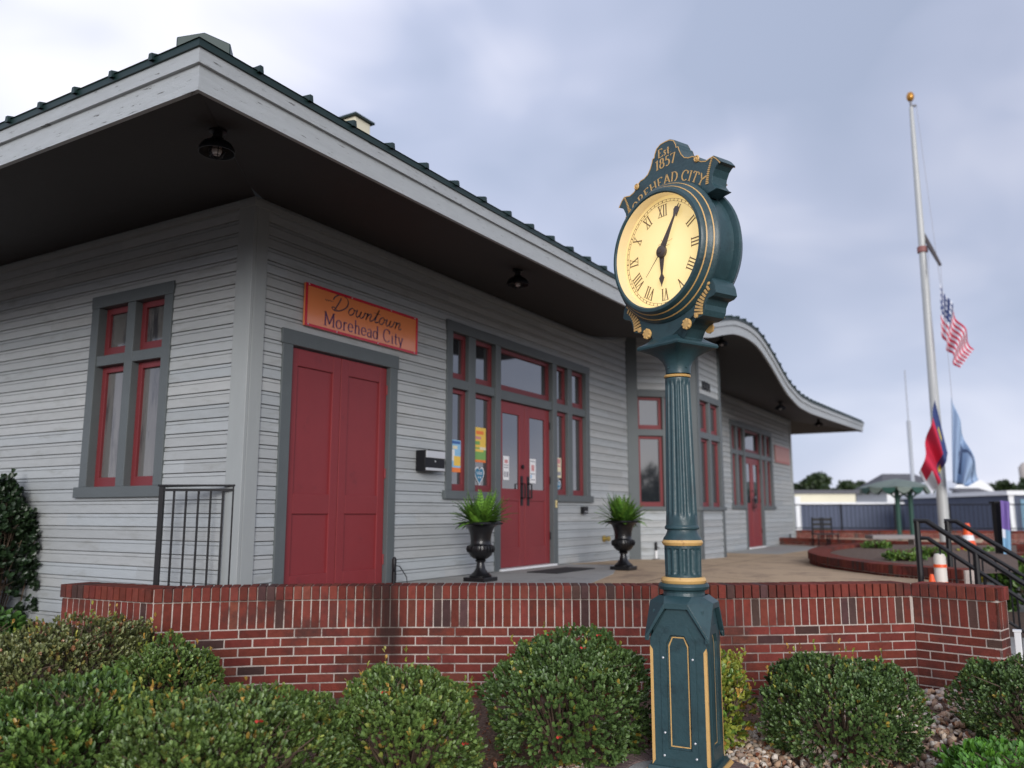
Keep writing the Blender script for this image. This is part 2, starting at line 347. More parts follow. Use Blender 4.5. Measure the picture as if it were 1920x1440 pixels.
def sash(F,x0,x1,z0,z1,parent,w=.052,g=glass,rec=.03):
    s=MB()
    F.box(s,x0,x0+w,z0,z1,-rec-.05,-rec); F.box(s,x1-w,x1,z0,z1,-rec-.05,-rec)
    F.box(s,x0+w,x1-w,z1-w,z1,-rec-.05,-rec+.001); F.box(s,x0+w,x1-w,z0,z0+w*1.5,-rec-.05,-rec+.001)
    so=s.build('sash',sash_red,parent,bevel=.004)
    p=MB(); F.box(p,x0+w-.005,x1-w+.005,z0+w*1.5-.005,z1-w+.005,-rec-.04,-rec-.028); p.build('pane',g,parent)
def boards(F,rects,name,m=None,parent=None,o0=-.09,o1=.034,bev=.005):
    mb=MB()
    for i,r in enumerate(rects): F.box(mb,r[0],r[1],r[2],r[3],o0,(r[4] if len(r)>4 else o1)+.0011*(i%3))
    return mb.build(name,m or trim,parent or depot,bevel=bev)
# ---- entrance group: two side lights, double door with transom, two side lights
def entrance(F,sx,ox,zo,floor):
    X=lambda x:(x-2.85)*sx+ox; Zt=lambda z:z+zo
    zb=floor
    rects=[(X(2.85),X(2.965),Zt(1.755),Zt(3.585)),(X(6.475),X(6.60),Zt(1.755),Zt(3.585)),(X(2.835),X(6.615),Zt(3.585),Zt(3.705)),
      (X(3.31),X(3.46),Zt(1.755),Zt(3.585),.022),(X(3.895),X(4.02),zb,Zt(3.585)),(X(5.405),X(5.53),zb,Zt(3.585)),(X(5.90),X(6.035),Zt(1.755),Zt(3.585),.022),
      (X(2.965),X(3.31),Zt(2.93),Zt(3.04),.02),(X(3.46),X(3.895),Zt(2.93),Zt(3.04),.02),(X(5.53),X(5.90),Zt(2.93),Zt(3.04),.02),(X(6.035),X(6.475),Zt(2.93),Zt(3.04),.02),
      (X(4.02),X(5.405),Zt(2.92),Zt(3.04),.02)]
    wn=boards(F,rects,'window')
    boards(F,[(X(2.80),X(3.895),Zt(1.66),Zt(1.755),.06)],'sill',parent=wn); boards(F,[(X(5.53),X(6.65),Zt(1.66),Zt(1.755),.06)],'sill',parent=wn)
    for a,b in ((2.965,3.31),(3.46,3.895),(5.53,5.90),(6.035,6.475)):
        sash(F,X(a),X(b),Zt(3.04),Zt(3.585),wn); sash(F,X(a),X(b),Zt(1.755),Zt(2.93),wn)
    sash(F,X(4.02),X(5.405),Zt(3.04),Zt(3.585),wn)
    mid=(4.02+5.405)/2; w=.125
    for a,b,hs in ((4.025,mid-.006,1),(mid+.006,5.40,-1)):
        d=MB(); zt=Zt(2.915); z0=zb+.035
        F.box(d,X(a),X(a)+w,z0,zt,-.07,-.025); F.box(d,X(b)-w,X(b),z0,zt,-.07,-.025)
        F.box(d,X(a)+w,X(b)-w,zt-.15,zt,-.07,-.026); F.box(d,X(a)+w,X(b)-w,Zt(1.66),Zt(1.81),-.07,-.026); F.box(d,X(a)+w,X(b)-w,z0,z0+.24,-.07,-.026)
        F.box(d,X(a)+w-.01,X(b)-w+.01,z0+.2,Zt(1.68),-.06,-.038)
        do=d.build('door',red,depot,bevel=.005)
        g=MB(); F.box(g,X(a)+w-.005,X(b)-w+.005,Zt(1.80),zt-.145,-.06,-.045); g.build('pane',glass,do)
        h=MB(); hx=X(mid)-.085*hs*1.0
        F.box(h,hx-.03,hx+.03,Zt(1.60),Zt(1.98),-.026,-.020)
        h.tube([F.p(hx,Zt(1.70),-.02),F.p(hx,Zt(1.70),.03),F.p(hx,Zt(1.88),.03),F.p(hx,Zt(1.88),-.02)],.011)
        h.build('handle',black_m,do)
        if hs==1:
            k=MB(); k.lathe([(.028,0),(.026,.02),(.0,.024)],F.p(X(b)-.06,Zt(2.10),-.026),16,F.A,Z3,F.N); k.build('lock',black_m,do)
        for zz in (zb+.35,zb+1.1,zb+1.85):
            hg=MB(); hg.tube([F.p(X(a) if hs==1 else X(b),zz,-.018),F.p(X(a) if hs==1 else X(b),zz+.1,-.018)],.011); hg.build('hinge',black_m,do)
    t=MB(); F.box(t,X(3.99),X(5.44),zb-.03,zb+.03,-.08,.07); t.build('threshold',white_m,depot,bevel=.005)
    return [(X(2.87),X(3.90),Zt(1.67),Zt(3.69)),(X(3.90),X(5.52),zb-.2,Zt(3.69)),(X(5.52),X(6.59),Zt(1.67),Zt(3.69))]
ops=entrance(FRONT,1,2.85,0,.80)
ops+=entrance(FRONT,1.05,14.08,-.06,.665)
# ---- solid red double door with panels
def panel_leaf(F,a,b,z0,zt):
    d=MB(); w=.105
    F.box(d,a,a+w,z0,zt,-.06,-.012); F.box(d,b-w,b,z0,zt,-.06,-.012)
    F.box(d,a+w,b-w,zt-.16,zt,-.06,-.013); F.box(d,a+w,b-w,z0+.68,z0+.86,-.06,-.013); F.box(d,a+w,b-w,z0,z0+.15,-.06,-.013)
    F.box(d,a+w-.005,b-w+.005,z0+.14,z0+.69,-.055,-.032); F.box(d,a+w-.005,b-w+.005,z0+.85,zt-.15,-.055,-.032)
    return d.build('door',red,depot,bevel=.006)
panel_leaf(FRONT,.484,1.152,.815,2.975); panel_leaf(FRONT,1.160,1.838,.815,2.975)
for hx in (.486,1.836):
    for zz in (1.0,1.85,2.7):
        hg=MB(); hg.tube([FRONT.p(hx,zz,-.006),FRONT.p(hx,zz+.10,-.006)],.009,8); hg.build('hinge',red,depot)
boards(FRONT,[(.36,.48,.6,2.985),(1.842,1.962,.6,2.985),(.345,1.977,2.985,3.12)],'door_trim')
ops+=[(.38,1.945,.5,3.10)]
boards(FRONT,[(0.0,.135,.30,4.2)],'corner_board',corner_m,o0=-.05,o1=.036)
boards(LEFT,[(-.036,.16,.30,4.2)],'corner_board',corner_m,o0=.0,o1=.036)
boards(FRONT,[(XE-.13,XE+.03,.4,4.2)],'corner_board',corner_m,o0=-.05,o1=.036)
siding_wall(FRONT,.135,8.09,.45,lambda x:zw(x)+.03,ops)
siding_wall(FRONT,11.28,XE-.1,.45,lambda x:zw(x)+.03,ops)
# ---- left wall and its window
wx0,wx1=.985,2.195
siding_wall(LEFT,.16,9.0,.47,lambda x:4.26,[(wx0+.02,wx1-.02,1.66,3.57)])
wn=boards(LEFT,[(wx0,wx0+.115,1.745,3.48),(wx1-.115,wx1,1.745,3.48),(wx0-.01,wx1+.01,3.48,3.60),(1.53,1.65,1.745,3.48,.024),(wx0+.115,1.53,2.90,3.00,.022),(1.65,wx1-.115,2.90,3.00,.022)],'window')
boards(LEFT,[(wx0-.04,wx1+.04,1.645,1.745,.06)],'sill',parent=wn)
for a,b in ((wx0+.115,1.53),(1.65,wx1-.115)):
    sash(LEFT,a,b,3.0,3.48,wn,.06,glassL,.05); sash(LEFT,a,b,1.745,2.90,wn,.06,glassL,.05)
fb=MB(); fb.box((.0,.2,-.3),(.02,9.0,.47)); fb.build('foundation',mat('dark_foundation_brick',(.10,.035,.03),.9,.3,14),depot)
# ---- bay
def bayface(F,w,l,r,mulls,zs,ztf,ext=0):
    z_sill,z_lt,z_ub,z_ut=zs
    rects=[(0-ext,l,.5,ztf+.1,.032),(w-r,w+ext,.5,ztf+.1,.032),(l,w-r,z_ut,z_ut+.11),(l,w-r,z_lt,z_ub,.02)]
    prev=l; wins=[]
    for a,b in mulls: rects.append((a,b,z_sill,z_ut,.024)); wins.append((prev,a)); prev=b
    wins.append((prev,w-r))
    wb=boards(F,rects,'window'); boards(F,[(-.03,w+.03,z_sill-.065,z_sill,.06)],'sill',parent=wb)
    for a,b in wins: sash(F,a,b,z_ub,z_ut,wb,.05); sash(F,a,b,z_sill,z_lt,wb,.05)
    siding_wall(F,l,w-r,.45,lambda x:z_sill-.03,[]); siding_wall(F,l,w-r,z_ut+.08,lambda x:ztf,[])
LB=math.hypot(.905,.905)
bayface(BAYL,LB,.20,.13,[(.645,.70)],(1.615,2.79,2.90,3.45),4.60)
bayface(BAYF,1.385,.13,.12,[(.64,.74)],(1.615,2.79,2.90,3.45),4.52)
bayface(BAYR,LB,.13,.20,[(.58,.635)],(1.615,2.79,2.90,3.45),4.60)
# ---- soffit, frieze, fascia, roof
NX=150
fx=np.concatenate([np.linspace(-OL,6,24),np.linspace(6,14.5,60)[1:],np.linspace(14.5,XE+2.0,24)[1:]])
nY=8
# soffit front: ruled between the wall line and the eave; hip-mitred at the ends
s=MB(); cols=[]
for x in fx:
    k0=min(1,max(0,(x+OL)/OL)) if x<0 else 1
    ya=0 if 0<=x<=XE else (-OF*(-x/OL) if x<0 else -OF*min(1,(x-XE)/2.0))
    col=[]
    for j in range(nY+1):
        y=ya+(-OF-ya)*j/nY
        if 0<=x<=XE: z=zsof(x,y)
        else: z=zw(0)*(1+y/OF)+zf(x)*(-y/OF) if x<0 else zw(XE)*(1+y/OF)+zf(XE+1)*(-y/OF)
        col.append(len(s.v)); s.v.append((x,y,z))
    cols.append(col)
for a,b in zip(cols[:-1],cols[1:]):
    for j in range(nY): s.f.append((a[j],b[j],b[j+1],a[j+1])); s.m.append(0); s.c.append(None)
ze=zf(-OL); zr=zf(XE+2)
s.add([(0,0,4.21),(-OL,-OF,ze),(-OL,9.5,ze),(0,9.5,4.21)],[(0,1,2,3)])
s.add([(XE,0,4.21),(XE+2,-OF,zr),(XE+2,9.5,zr),(XE,9.5,4.21)],[(0,1,2,3)])
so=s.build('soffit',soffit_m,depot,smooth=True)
def sweep(name,m,pth,prof,parent=depot):           # pth: list of (point, outward dir); prof closed polygon (out, up)
    mb=MB(); n=len(prof)
    for P,o in pth:
        for a,b in prof: mb.v.append(tuple(Vector(P)+Vector(o)*a+Z3*b))
    for i in range(len(pth)-1):
        for k in range(n):
            k2=(k+1)%n; mb.f.append((i*n+k,(i+1)*n+k,(i+1)*n+k2,i*n+k2)); mb.m.append(0); mb.c.append(None)
    return mb.build(name,m,parent)
fp=[((-OL,y,ze),(-1,0,0)) for y in np.linspace(9.5,.6,12)]+[((-OL,-OF,ze),(-1,-1,0))]
fp+=[((x,-OF,zf(x)),(0,-1,0)) for x in fx[2:-1]]+[((XE+2,-OF,zr),(1,-1,0))]+[((XE+2,y,zr),(1,0,0)) for y in (0,4,9.5)]
sweep('fascia',fascia_m,fp,[(-.03,0),(.0,0),(.0,.148),(-.03,.148)])
sweep('fascia',fascia_m,fp,[(-.03,.1481),(.022,.1481),(.026,.232),(-.03,.232)])
sweep('drip_edge',roof_m,fp,[(-.06,.2321),(.040,.2321),(.042,.272),(-.06,.272)])
fr=[((0,y,4.165),(-1,0,0)) for y in (9,5,.04)]+[((0,0,4.165),(-1,-1,0))]+[((x,0,zw(x)-.045),(0,-1,0)) for x in np.linspace(.04,8.05,40)]
sweep('frieze',corner_m,fr,[(-.02,-.045),(.045,-.045),(.047,.005),(-.02,.015)])
fr=[((x,0,zw(x)-.045),(0,-1,0)) for x in np.linspace(11.2,XE,30)]
sweep('frieze',corner_m,fr,[(-.02,-.045),(.045,-.045),(.047,.005),(-.02,.015)])
SL=.27; TOP=.273; rf=MB(); YR=5.0
zroof=lambda x,y:4.095+(y+OF)*SL+(zf(x)+TOP-4.095)*max(0,1-(y+OF)/4.2)**1.5
rows=np.linspace(-OF-.05,YR,16); grid=[]
for y in rows:
    t=(y+OF+.05); xa=-OL-.05+t*1.0; xb=XE+2.05-t*1.0; g=[]
    for x in fx:
        u=(x+OL)/(XE+2+OL); xx=xa+(xb-xa)*u; g.append(len(rf.v)); rf.v.append((xx,y,zroof(xx,max(y,-OF))))
    grid.append(g)
for a,b in zip(grid[:-1],grid[1:]):
    for i in range(len(fx)-1): rf.f.append((a[i],a[i+1],b[i+1],b[i])); rf.m.append(0); rf.c.append(None)
t=YR+OF+.05; zt=zroof(5,YR)
rf.add([(-OL-.05,-OF-.05,zf(-2)+TOP),(-OL-.05+t,YR,zt),(-OL-.05+t,YR,zt),(-OL-.05,10,zf(-2)+TOP)],[(0,1,3)])
rf.add([(XE+2.05,-OF-.05,zr+TOP),(XE+2.05-t,YR,zt),(XE+2.05,10,zr+TOP)],[(0,1,2)])
rf.add([(-OL-.05+t,YR,zt),(XE+2.05-t,YR,zt),(XE+2.05,10,zr+TOP),(-OL-.05,10,zf(-2)+TOP)],[(0,1,2,3)])
roof=rf.build('roof',roof_m,depot)
rb=MB(); x=-1.60
while x<XE+1.8:
    y1=min(YR-.1,-OF+min(x+OL,XE+2-x))
    pts=[(yy,zroof(x,max(yy,-OF))) for yy in np.linspace(-OF-.065,y1,10)]
    n=len(pts); vs=[]
    for yy,zz in pts: vs+=[(x-.018,yy,zz-.01),(x-.012,yy,zz+.032),(x+.012,yy,zz+.032),(x+.018,yy,zz-.01)]
    fs=[(i*4+k,i*4+k+1,i*4+k+5,i*4+k+4) for i in range(n-1) for k in range(3)]+[(0,3,2,1)]
    rb.add(vs,fs); x+=.41
y=-1.40
while y<9:
    xs_=np.linspace(-OL-.065,min(-OL+(y+OF),4),6); zz=[zf(-2)+TOP+(q+OL)*SL for q in xs_]; vs=[]
    for q,z in zip(xs_,zz): vs+=[(q,y-.018,z-.01),(q,y-.012,z+.032),(q,y+.012,z+.032),(q,y+.018,z-.01)]
    rb.add(vs,[(i*4+k,i*4+k+4,i*4+k+5,i*4+k+1) for i in range(5) for k in range(3)]+[(0,1,2,3)]); y+=.37
rb.build('seam',roof_m,roof)
# hip cap running up the corner
hc=MB(); d=Vector((1,1,0)).normalized(); q=Vector((1,-1,0)).normalized()
for a in (0,):
    P0=Vector((-OL+.08,-OF+.08,zf(-2)+TOP+.05)); P1=P0+d*6.0+Z3*(6.0*SL*S2)
    prof=[(-.145,-.06),(-.145,.035),(0,.085),(.145,.035),(.145,-.06)]
    vs=[P0+q*u+Z3*v for u,v in prof]+[P1+q*u+Z3*v for u,v in prof]
    hc.add(vs,[(0,1,2,3,4),(9,8,7,6,5)]+[(i,i+5,(i+1)%5+5,(i+1)%5) for i in range(5)])
hc.build('hip_cap',roof_m,roof,bevel=.006)
# roof vent / small cream chimney stack with green cap
P=Vector((2.68,1.3,-.05)); ch=MB(); ch.box((P.x-.2,P.y-.17,4.7),(P.x+.08,P.y+.12,6.33)); cho=ch.build('chimney',cream,roof,bevel=.01)
cc=MB(); cc.box((P.x-.24,P.y-.21,6.331),(P.x+.12,P.y+.16,6.355)); cc.add([(P.x-.24,P.y-.21,6.356),(P.x+.12,P.y-.21,6.356),(P.x+.12,P.y+.16,6.356),(P.x-.24,P.y+.16,6.356),(P.x-.06,P.y-.02,6.43)],[(0,1,4),(1,2,4),(2,3,4),(3,0,4)]); cc.build('cap',roof_m,cho)
# ---- eave lamps
def eave_lamp(x,y,label):
    z=zsof(x,y) if x>=0 else zw(0)*(1+y/OF)+zf(x)*(-y/OF)
    t=thing('eave_lamp',label,'lamp',(x,y,z),'barn lamps under the eave'); O=(x,y,z-.004)
    b=MB(); b.lathe([(.062,.0),(.062,-.025),(.035,-.035),(.03,-.075),(.045,-.08),(.045,-.1)],O,20); b.build('base',black_m,t,smooth=True)
    s_=MB(); s_.lathe([(.04,-.085),(.06,-.10),(.10,-.125),(.122,-.16),(.128,-.20),(.122,-.20),(.112,-.16),(.06,-.11),(.03,-.10)],O,28); s_.build('shade',black_m,t,smooth=True)
    g=MB(); g.lathe([(.02,-.10),(.022,-.13),(.034,-.16),(.036,-.19),(.026,-.215),(0.001,-.225)],O,16); g.build('bulb',mat('lamp_glass',(.45,.40,.38),.12,.05,5) if 'lamp_glass' not in MATS else MATS['lamp_glass'],t,smooth=True)
    c=MB()
    for k in range(6):
        a=2*PI*k/6; c.tube([(x+.045*math.cos(a),y+.045*math.sin(a),z-.11),(x+.058*math.cos(a),y+.058*math.sin(a),z-.18),(x+.052*math.cos(a),y+.052*math.sin(a),z-.225),(x+.02*math.cos(a),y+.02*math.sin(a),z-.255)],.0028,5)
    for zz,r in ((-.19,.058),(-.235,.044)): c.tube([(x+r*math.cos(a),y+r*math.sin(a),z+zz) for a in np.linspace(0,2*PI,17)],.0026,5,cap=False)
    c.build('cage',black_m,t,smooth=True)
    t.scale=(.88,.88,.80)
for (x,y),l in zip([(-1.44,-1.26),(2.27,-1.30),(8.98,-1.40),(13.1,-1.4),(17.5,-1.35)],
    ['black barn lamp with clear bulb on the soffit at the near roof corner','black barn lamp above the glazed entrance, left of the street clock',
     'black barn lamp under the raised wave of the eave, right of the clock','middle black barn lamp on the far soffit, above the far double door','farthest and smallest black barn lamp near the far end of the eave']): eave_lamp(x,y,l)
# ============================================================ THINGS ON THE WALL
def f_on(F,x0,z0,o): return plane_f(F.p(x0,z0,o),F.A,Z3,F.N)
sign_or=mat('sign_orange',(.72,.22,.075),.18,.05,2,coat=.6); sign_rd=mat('sign_red',(.50,.012,.03),.25,.05,4)
ink=mat('sign_ink',(.018,.014,.03),.4,.05,5); ink2=mat('sign_ink_violet',(.09,.03,.09),.4,.05,5)
sg=thing('downtown_sign','orange sign with red border reading Downtown Morehead City above the solid red double door','sign',FRONT.p(1.42,3.18,.05))
m=MB(); FRONT.box(m,.585,2.255,3.185,3.585,.026,.050); m.build('board',sign_or,sg,bevel=.004)
m=MB()
for r in ((.585,2.255,3.185,3.208),(.585,2.255,3.562,3.585),(.585,.608,3.208,3.562),(2.232,2.255,3.208,3.562)): FRONT.box(m,*r,.0505,.058)
m.build('border',sign_rd,sg)
m=MB(); ff=f_on(FRONT,0,0,.0506)
tw=text_width('Morehead City',.15); text(m,'Morehead City',ff,.83,3.235,.130,.016,.32,.002,xs=1.24/ (text_width('Morehead City',.135)))
m.build('lettering',ink2,sg)
# script word: slanted pen strokes
def script(mb,f,x,y,h,w):
    sh=.28; sc={
     'D':[(-.1,.62),(-.02,.85),(.25,1.05),(.62,1.0),(.88,.78),(.88,.42),(.6,.12),(.25,.0),(.02,.06),(-.02,.16),(.12,.18),(.34,.06)],
     'D2':[(.40,.86),(.36,.6),(.28,.3),(.2,.04)],
     'o':[(.34,.38),(.2,.46),(.05,.34),(.02,.14),(.14,.0),(.30,.06),(.37,.26),(.30,.42),(.34,.38),(.52,.34)],
     'w':[(.0,.40),(.05,.42),(.04,.14),(.14,.0),(.28,.12),(.34,.42),(.32,.14),(.42,.0),(.56,.12),(.62,.40),(.60,.44),(.76,.36)],
     'n':[(0,.34),(.06,.44),(.05,.2),(.02,.0),(.08,.26),(.24,.45),(.33,.38),(.30,.12),(.38,.0),(.52,.10)],
     't':[(0,.1),(.16,.5),(.24,.9),(.18,.5),(.14,.14),(.22,.0),(.40,.10)]}
    def put(k,ox):
        pts=sc[k]; P=[]
        for i in range(len(pts)-1):    # catmull-rom smoothing
            p0=pts[max(i-1,0)];p1=pts[i];p2=pts[i+1];p3=pts[min(i+2,len(pts)-1)]
            for t in (0,.2,.4,.6,.8):
                P.append(tuple(.5*(2*p1[a]+(p2[a]-p0[a])*t+(2*p0[a]-5*p1[a]+4*p2[a]-p3[a])*t*t+(3*p1[a]-p0[a]-3*p2[a]+p3[a])*t**3) for a in (0,1)))
        P.append(pts[-1]); stroke(mb,[(x+(ox+a+b*sh)*h*1.28,y+b*h) for a,b in P],f,w,.38,.002,nib=R_(55))
    put('D',0);put('D2',-.03)
    ox=1.08
    for k,wd in (('o',.50),('w',.76),('n',.54),('t',.44),('o',.50),('w',.76),('n',.6)): put(k,ox); ox+=wd
    stroke(mb,[(x+(2.98+a)*h*1.28,y+.60*h) for a in (-.05,.2,.5)],f,w*.7,.5,.002)
    stroke(mb,[(x-.52*h+a*h,y+.42*h+b*h) for a,b in ((-.05,.1),(.05,.0),(.15,.12),(.22,.02),(.32,.12),(.42,.06),(.62,.1))],f,w*.6,.5,.002)
m=MB(); script(m,ff,.93,3.400,.160,.013); m.build('lettering',ink,sg)
sc2=[ (.62,3.20),(1.0,3.197),(1.6,3.197),(2.2,3.2),(.62,3.573),(1.2,3.573),(1.8,3.573),(2.2,3.573)]
for a,b in sc2: m=MB(); m.lathe([(.007,0),(.006,.004),(0,.005)],FRONT.p(a,b,.058),8,X3,Z3,-Y3); m.build('screw',steel,sg)
fs=thing('wall_sign','faded salmon pink sign on the grey boards right of the far double door','sign',FRONT.p(19.1,2.9,.05))
m=MB(); FRONT.box(m,18.28,19.98,2.87,3.35,.026,.05); m.build('board',mat('faded_pink',(.42,.19,.16),.5,.12,5),fs,bevel=.004)
m=MB()
for zz in (2.9,3.3): FRONT.box(m,18.31,19.95,zz,zz+.025,.0505,.054)
m.build('border',colmat('faded_red',(.40,.12,.12)),fs)
# mailbox
mb_=thing('mailbox','black wall mailbox with two brushed steel bands between the red door and the entrance windows','mailbox',(2.46,-.1,1.93))
m=MB(); FRONT.box(m,2.30,2.66,1.945,2.165,.026,.15); m.build('box',black_m,mb_,bevel=.008)
m=MB(); m.frame_box(FRONT.p(2.31,2.085,.151),X3*.34,-Y3*.012,Z3*.075); m.build('flap',steel,mb_,bevel=.004)
m=MB(); m.frame_box(FRONT.p(2.31,1.95,.151),X3*.34,-Y3*.010,Z3*.03); m.build('steel_band',steel,mb_,bevel=.004)
m=MB(); m.tube([FRONT.p(2.35,2.14,.155),FRONT.p(2.35,2.17,.16),FRONT.p(2.61,2.17,.16)],.006,6); m.build('rod',black_m,mb_)
m=MB(); m.lathe([(.009,0),(.009,.006),(0,.007)],FRONT.p(2.48,2.05,.151),10,X3,Z3,-Y3); m.build('lock',steel,mb_)
# notices and posters on the glass
def sheet(name,label,cat,x0,x1,z0,z1,o,bands,base,group=None,extra=None):
    t=thing(name,label,cat,FRONT.p((x0+x1)/2,z0,o),group)
    m=MB(); FRONT.box(m,x0,x1,z0,z1,o,o+.0015); m.build('sheet',base,t)
    for i,(a,b,c,d,cm) in enumerate(bands):
        w=x1-x0;h=z1-z0; m=MB(); FRONT.box(m,x0+a*w,x0+b*w,z0+c*h,z0+d*h,o+.0016,o+.0022+.0003*i); m.build('printed_panel',cm,t)
    return t
C=colmat; go=-.052
yel=C('print_yellow',(.75,.50,.09)); lb=C('print_light_blue',(.25,.48,.68)); org=C('print_orange',(.75,.20,.05)); grn=C('print_green',(.18,.36,.10)); dbl=C('print_dark_blue',(.05,.13,.35)); pk=C('print_pink',(.55,.25,.25)); gy=C('print_grey',(.25,.25,.28)); crm=C('print_cream',(.70,.64,.45))
sheet('poster','pale blue and white event poster with orange foot in the leftmost entrance window','poster',3.0,3.265,1.97,2.34,go,[(.0,1,0,.14,org),(.08,.92,.88,.97,dbl),(.05,.5,.35,.7,paper),(.45,.95,.2,.5,yel),(.6,.95,.6,.8,lb),(.1,.4,.16,.3,lb),(.35,.7,.72,.82,crm)],lb)
sheet('poster','yellow, green and orange festival poster in the second entrance window','poster',3.53,3.80,2.11,2.53,go,[(0,1,0,.07,org),(0,1,.07,.42,grn),(.0,.8,.3,.38,yel),(.2,.8,.8,.9,org),(.15,.6,.66,.74,pk),(.5,1,.36,.44,crm),(.1,.5,.5,.6,grn)],yel)
sheet('notice','white printed notice taped inside the left entrance door','notice',4.20,4.34,1.92,2.22,-.043,[(.2,.8,.7,.85,pk),(.1,.9,.60,.64,gy),(.1,.9,.5,.54,gy),(.15,.4,.12,.35,gy),(.55,.85,.12,.35,gy)],paper)
sheet('notice','white printed notice taped inside the right entrance door','notice',4.88,5.04,1.90,2.22,-.043,[(.25,.75,.5,.75,pk),(.1,.9,.88,.92,gy),(.1,.9,.36,.40,gy),(.15,.85,.12,.16,gy),(.1,.3,.2,.34,lb)],paper)
sheet('notice','pale pink and cream flyer in the window right of the entrance door','notice',5.59,5.80,2.00,2.28,go,[(.05,.95,.55,.62,pk),(.1,.9,.7,.95,pk),(.1,.9,.12,.3,gy),(.1,.9,.4,.5,crm)],crm)
def heart(label,cx,cz,w,o):
    pts=[]
    for i in range(40):
        a=2*PI*i/40; pts.append((w/32*16*math.sin(a)**3,w/32*(13*math.cos(a)-5*math.cos(2*a)-2*math.cos(3*a)-math.cos(4*a))*1.25))
    t=thing('heart_sticker',label,'sticker',FRONT.p(cx,cz,o),'blue heart stickers'); O=FRONT.p(cx,cz,o)
    m=MB(); m.prism([(a*1.0,b*1.0) for a,b in pts],O,X3,Z3,-Y3,.0012); m.build('outline',paper,t)
    m=MB(); m.prism([(a*.86,b*.86) for a,b in pts],O-Y3*.0013,X3,Z3,-Y3,.0008); m.build('heart',C('heart_blue',(.04,.18,.30)),t)
    m=MB()
    for dz in (.03,.012): m.frame_box(O+Vector((-w*.3,-.0023,dz)),X3*w*.6,-Y3*.0006,Z3*.006)
    for dx in (-.025,.015): m.frame_box(O+Vector((dx,-.0023,-.035)),X3*.014,-Y3*.0006,Z3*.018)
    m.build('printed_lines',paper,t)
heart('blue heart sticker with white outline below the yellow festival poster',3.66,1.955,.21,go)
heart('blue heart sticker below the pink and cream flyer, right of the entrance door',5.70,1.885,.17,go)
# small wall fittings
t=thing('wall_box','small black box on the boards right of the entrance','box',FRONT.p(6.2,1.53,.05)); m=MB(); FRONT.box(m,6.26,6.40,1.50,1.60,.026,.085); m.build('case',black_m,t,bevel=.008)
m=MB(); FRONT.box(m,6.28,6.38,1.52,1.53,.085,.089); m.build('slot',steel,t)
t=thing('pipe_stub','short brass capped pipe stub low on the boards left of the bay','pipe',FRONT.p(7.05,1.1,.05)); m=MB(); m.lathe([(.05,0),(.05,.015),(.03,.02),(.03,.07)],FRONT.p(7.05,1.12,.026),16,X3,Z3,-Y3); m.build('pipe',brass,t,smooth=True)
m=MB(); m.lathe([(.038,.07),(.038,.10),(.02,.105)],FRONT.p(7.05,1.12,.026),8,X3,Z3,-Y3); m.build('cap',brass,t)
t=thing('outlet_plate','tiny pale outlet on the right door jamb of the entrance','outlet',FRONT.p(5.47,1.62,.04)); m=MB(); FRONT.box(m,5.45,5.49,1.58,1.68,.037,.05); m.build('plate',C('ivory_plastic',(.6,.5,.25)),t,bevel=.003)
m=MB(); FRONT.box(m,5.46,5.48,1.61,1.65,.0502,.053); m.build('socket',brass,t)
hn=thing('house_number','black house number 1001 high on the bay front','house number',BAYF.p(.42,3.68,.04)); m=MB(); text(m,'1001',f_on(BAYF,0,0,.027),.27,3.66,.145,.03,.6,.01,xs=1.35); m.build('digits',black_m,hn)
def garden_light(x,y,z,label,white=True):
    t=thing('spot_light',label,'light',(x,y,z),'spike lights along the wall'); m=MB(); m.lathe([(.022,0),(.022,.14)],(x,y,z),12); m.build('holder',white_m if white else black_m,t,smooth=True)
    m=MB(); m.lathe([(.016,.14),(.02,.15),(.022,.26),(.012,.28)],(x,y,z),12); m.build('head',black_m,t,smooth=True)
    m=MB(); m.tube([(x,y,z+.2),(x+.06,y-.02,z+.19),(x+.16,y-.03,z+.08),(x+.17,y-.03,z+.015),(x+.08,y-.02,z+.008),(x-.25,y-.02,z+.008)],.005,6); m.build('cable',black_m,t)
garden_light(8.37,-.36,.76,'white based black spike light with looping cable at the foot of the bay')
garden_light(1.76,-.20,.80,'small black spike light and cable at the right foot of the solid red door',False)
garden_light(19.2,-.12,.66,'white based spike light at the foot of the far wall end')
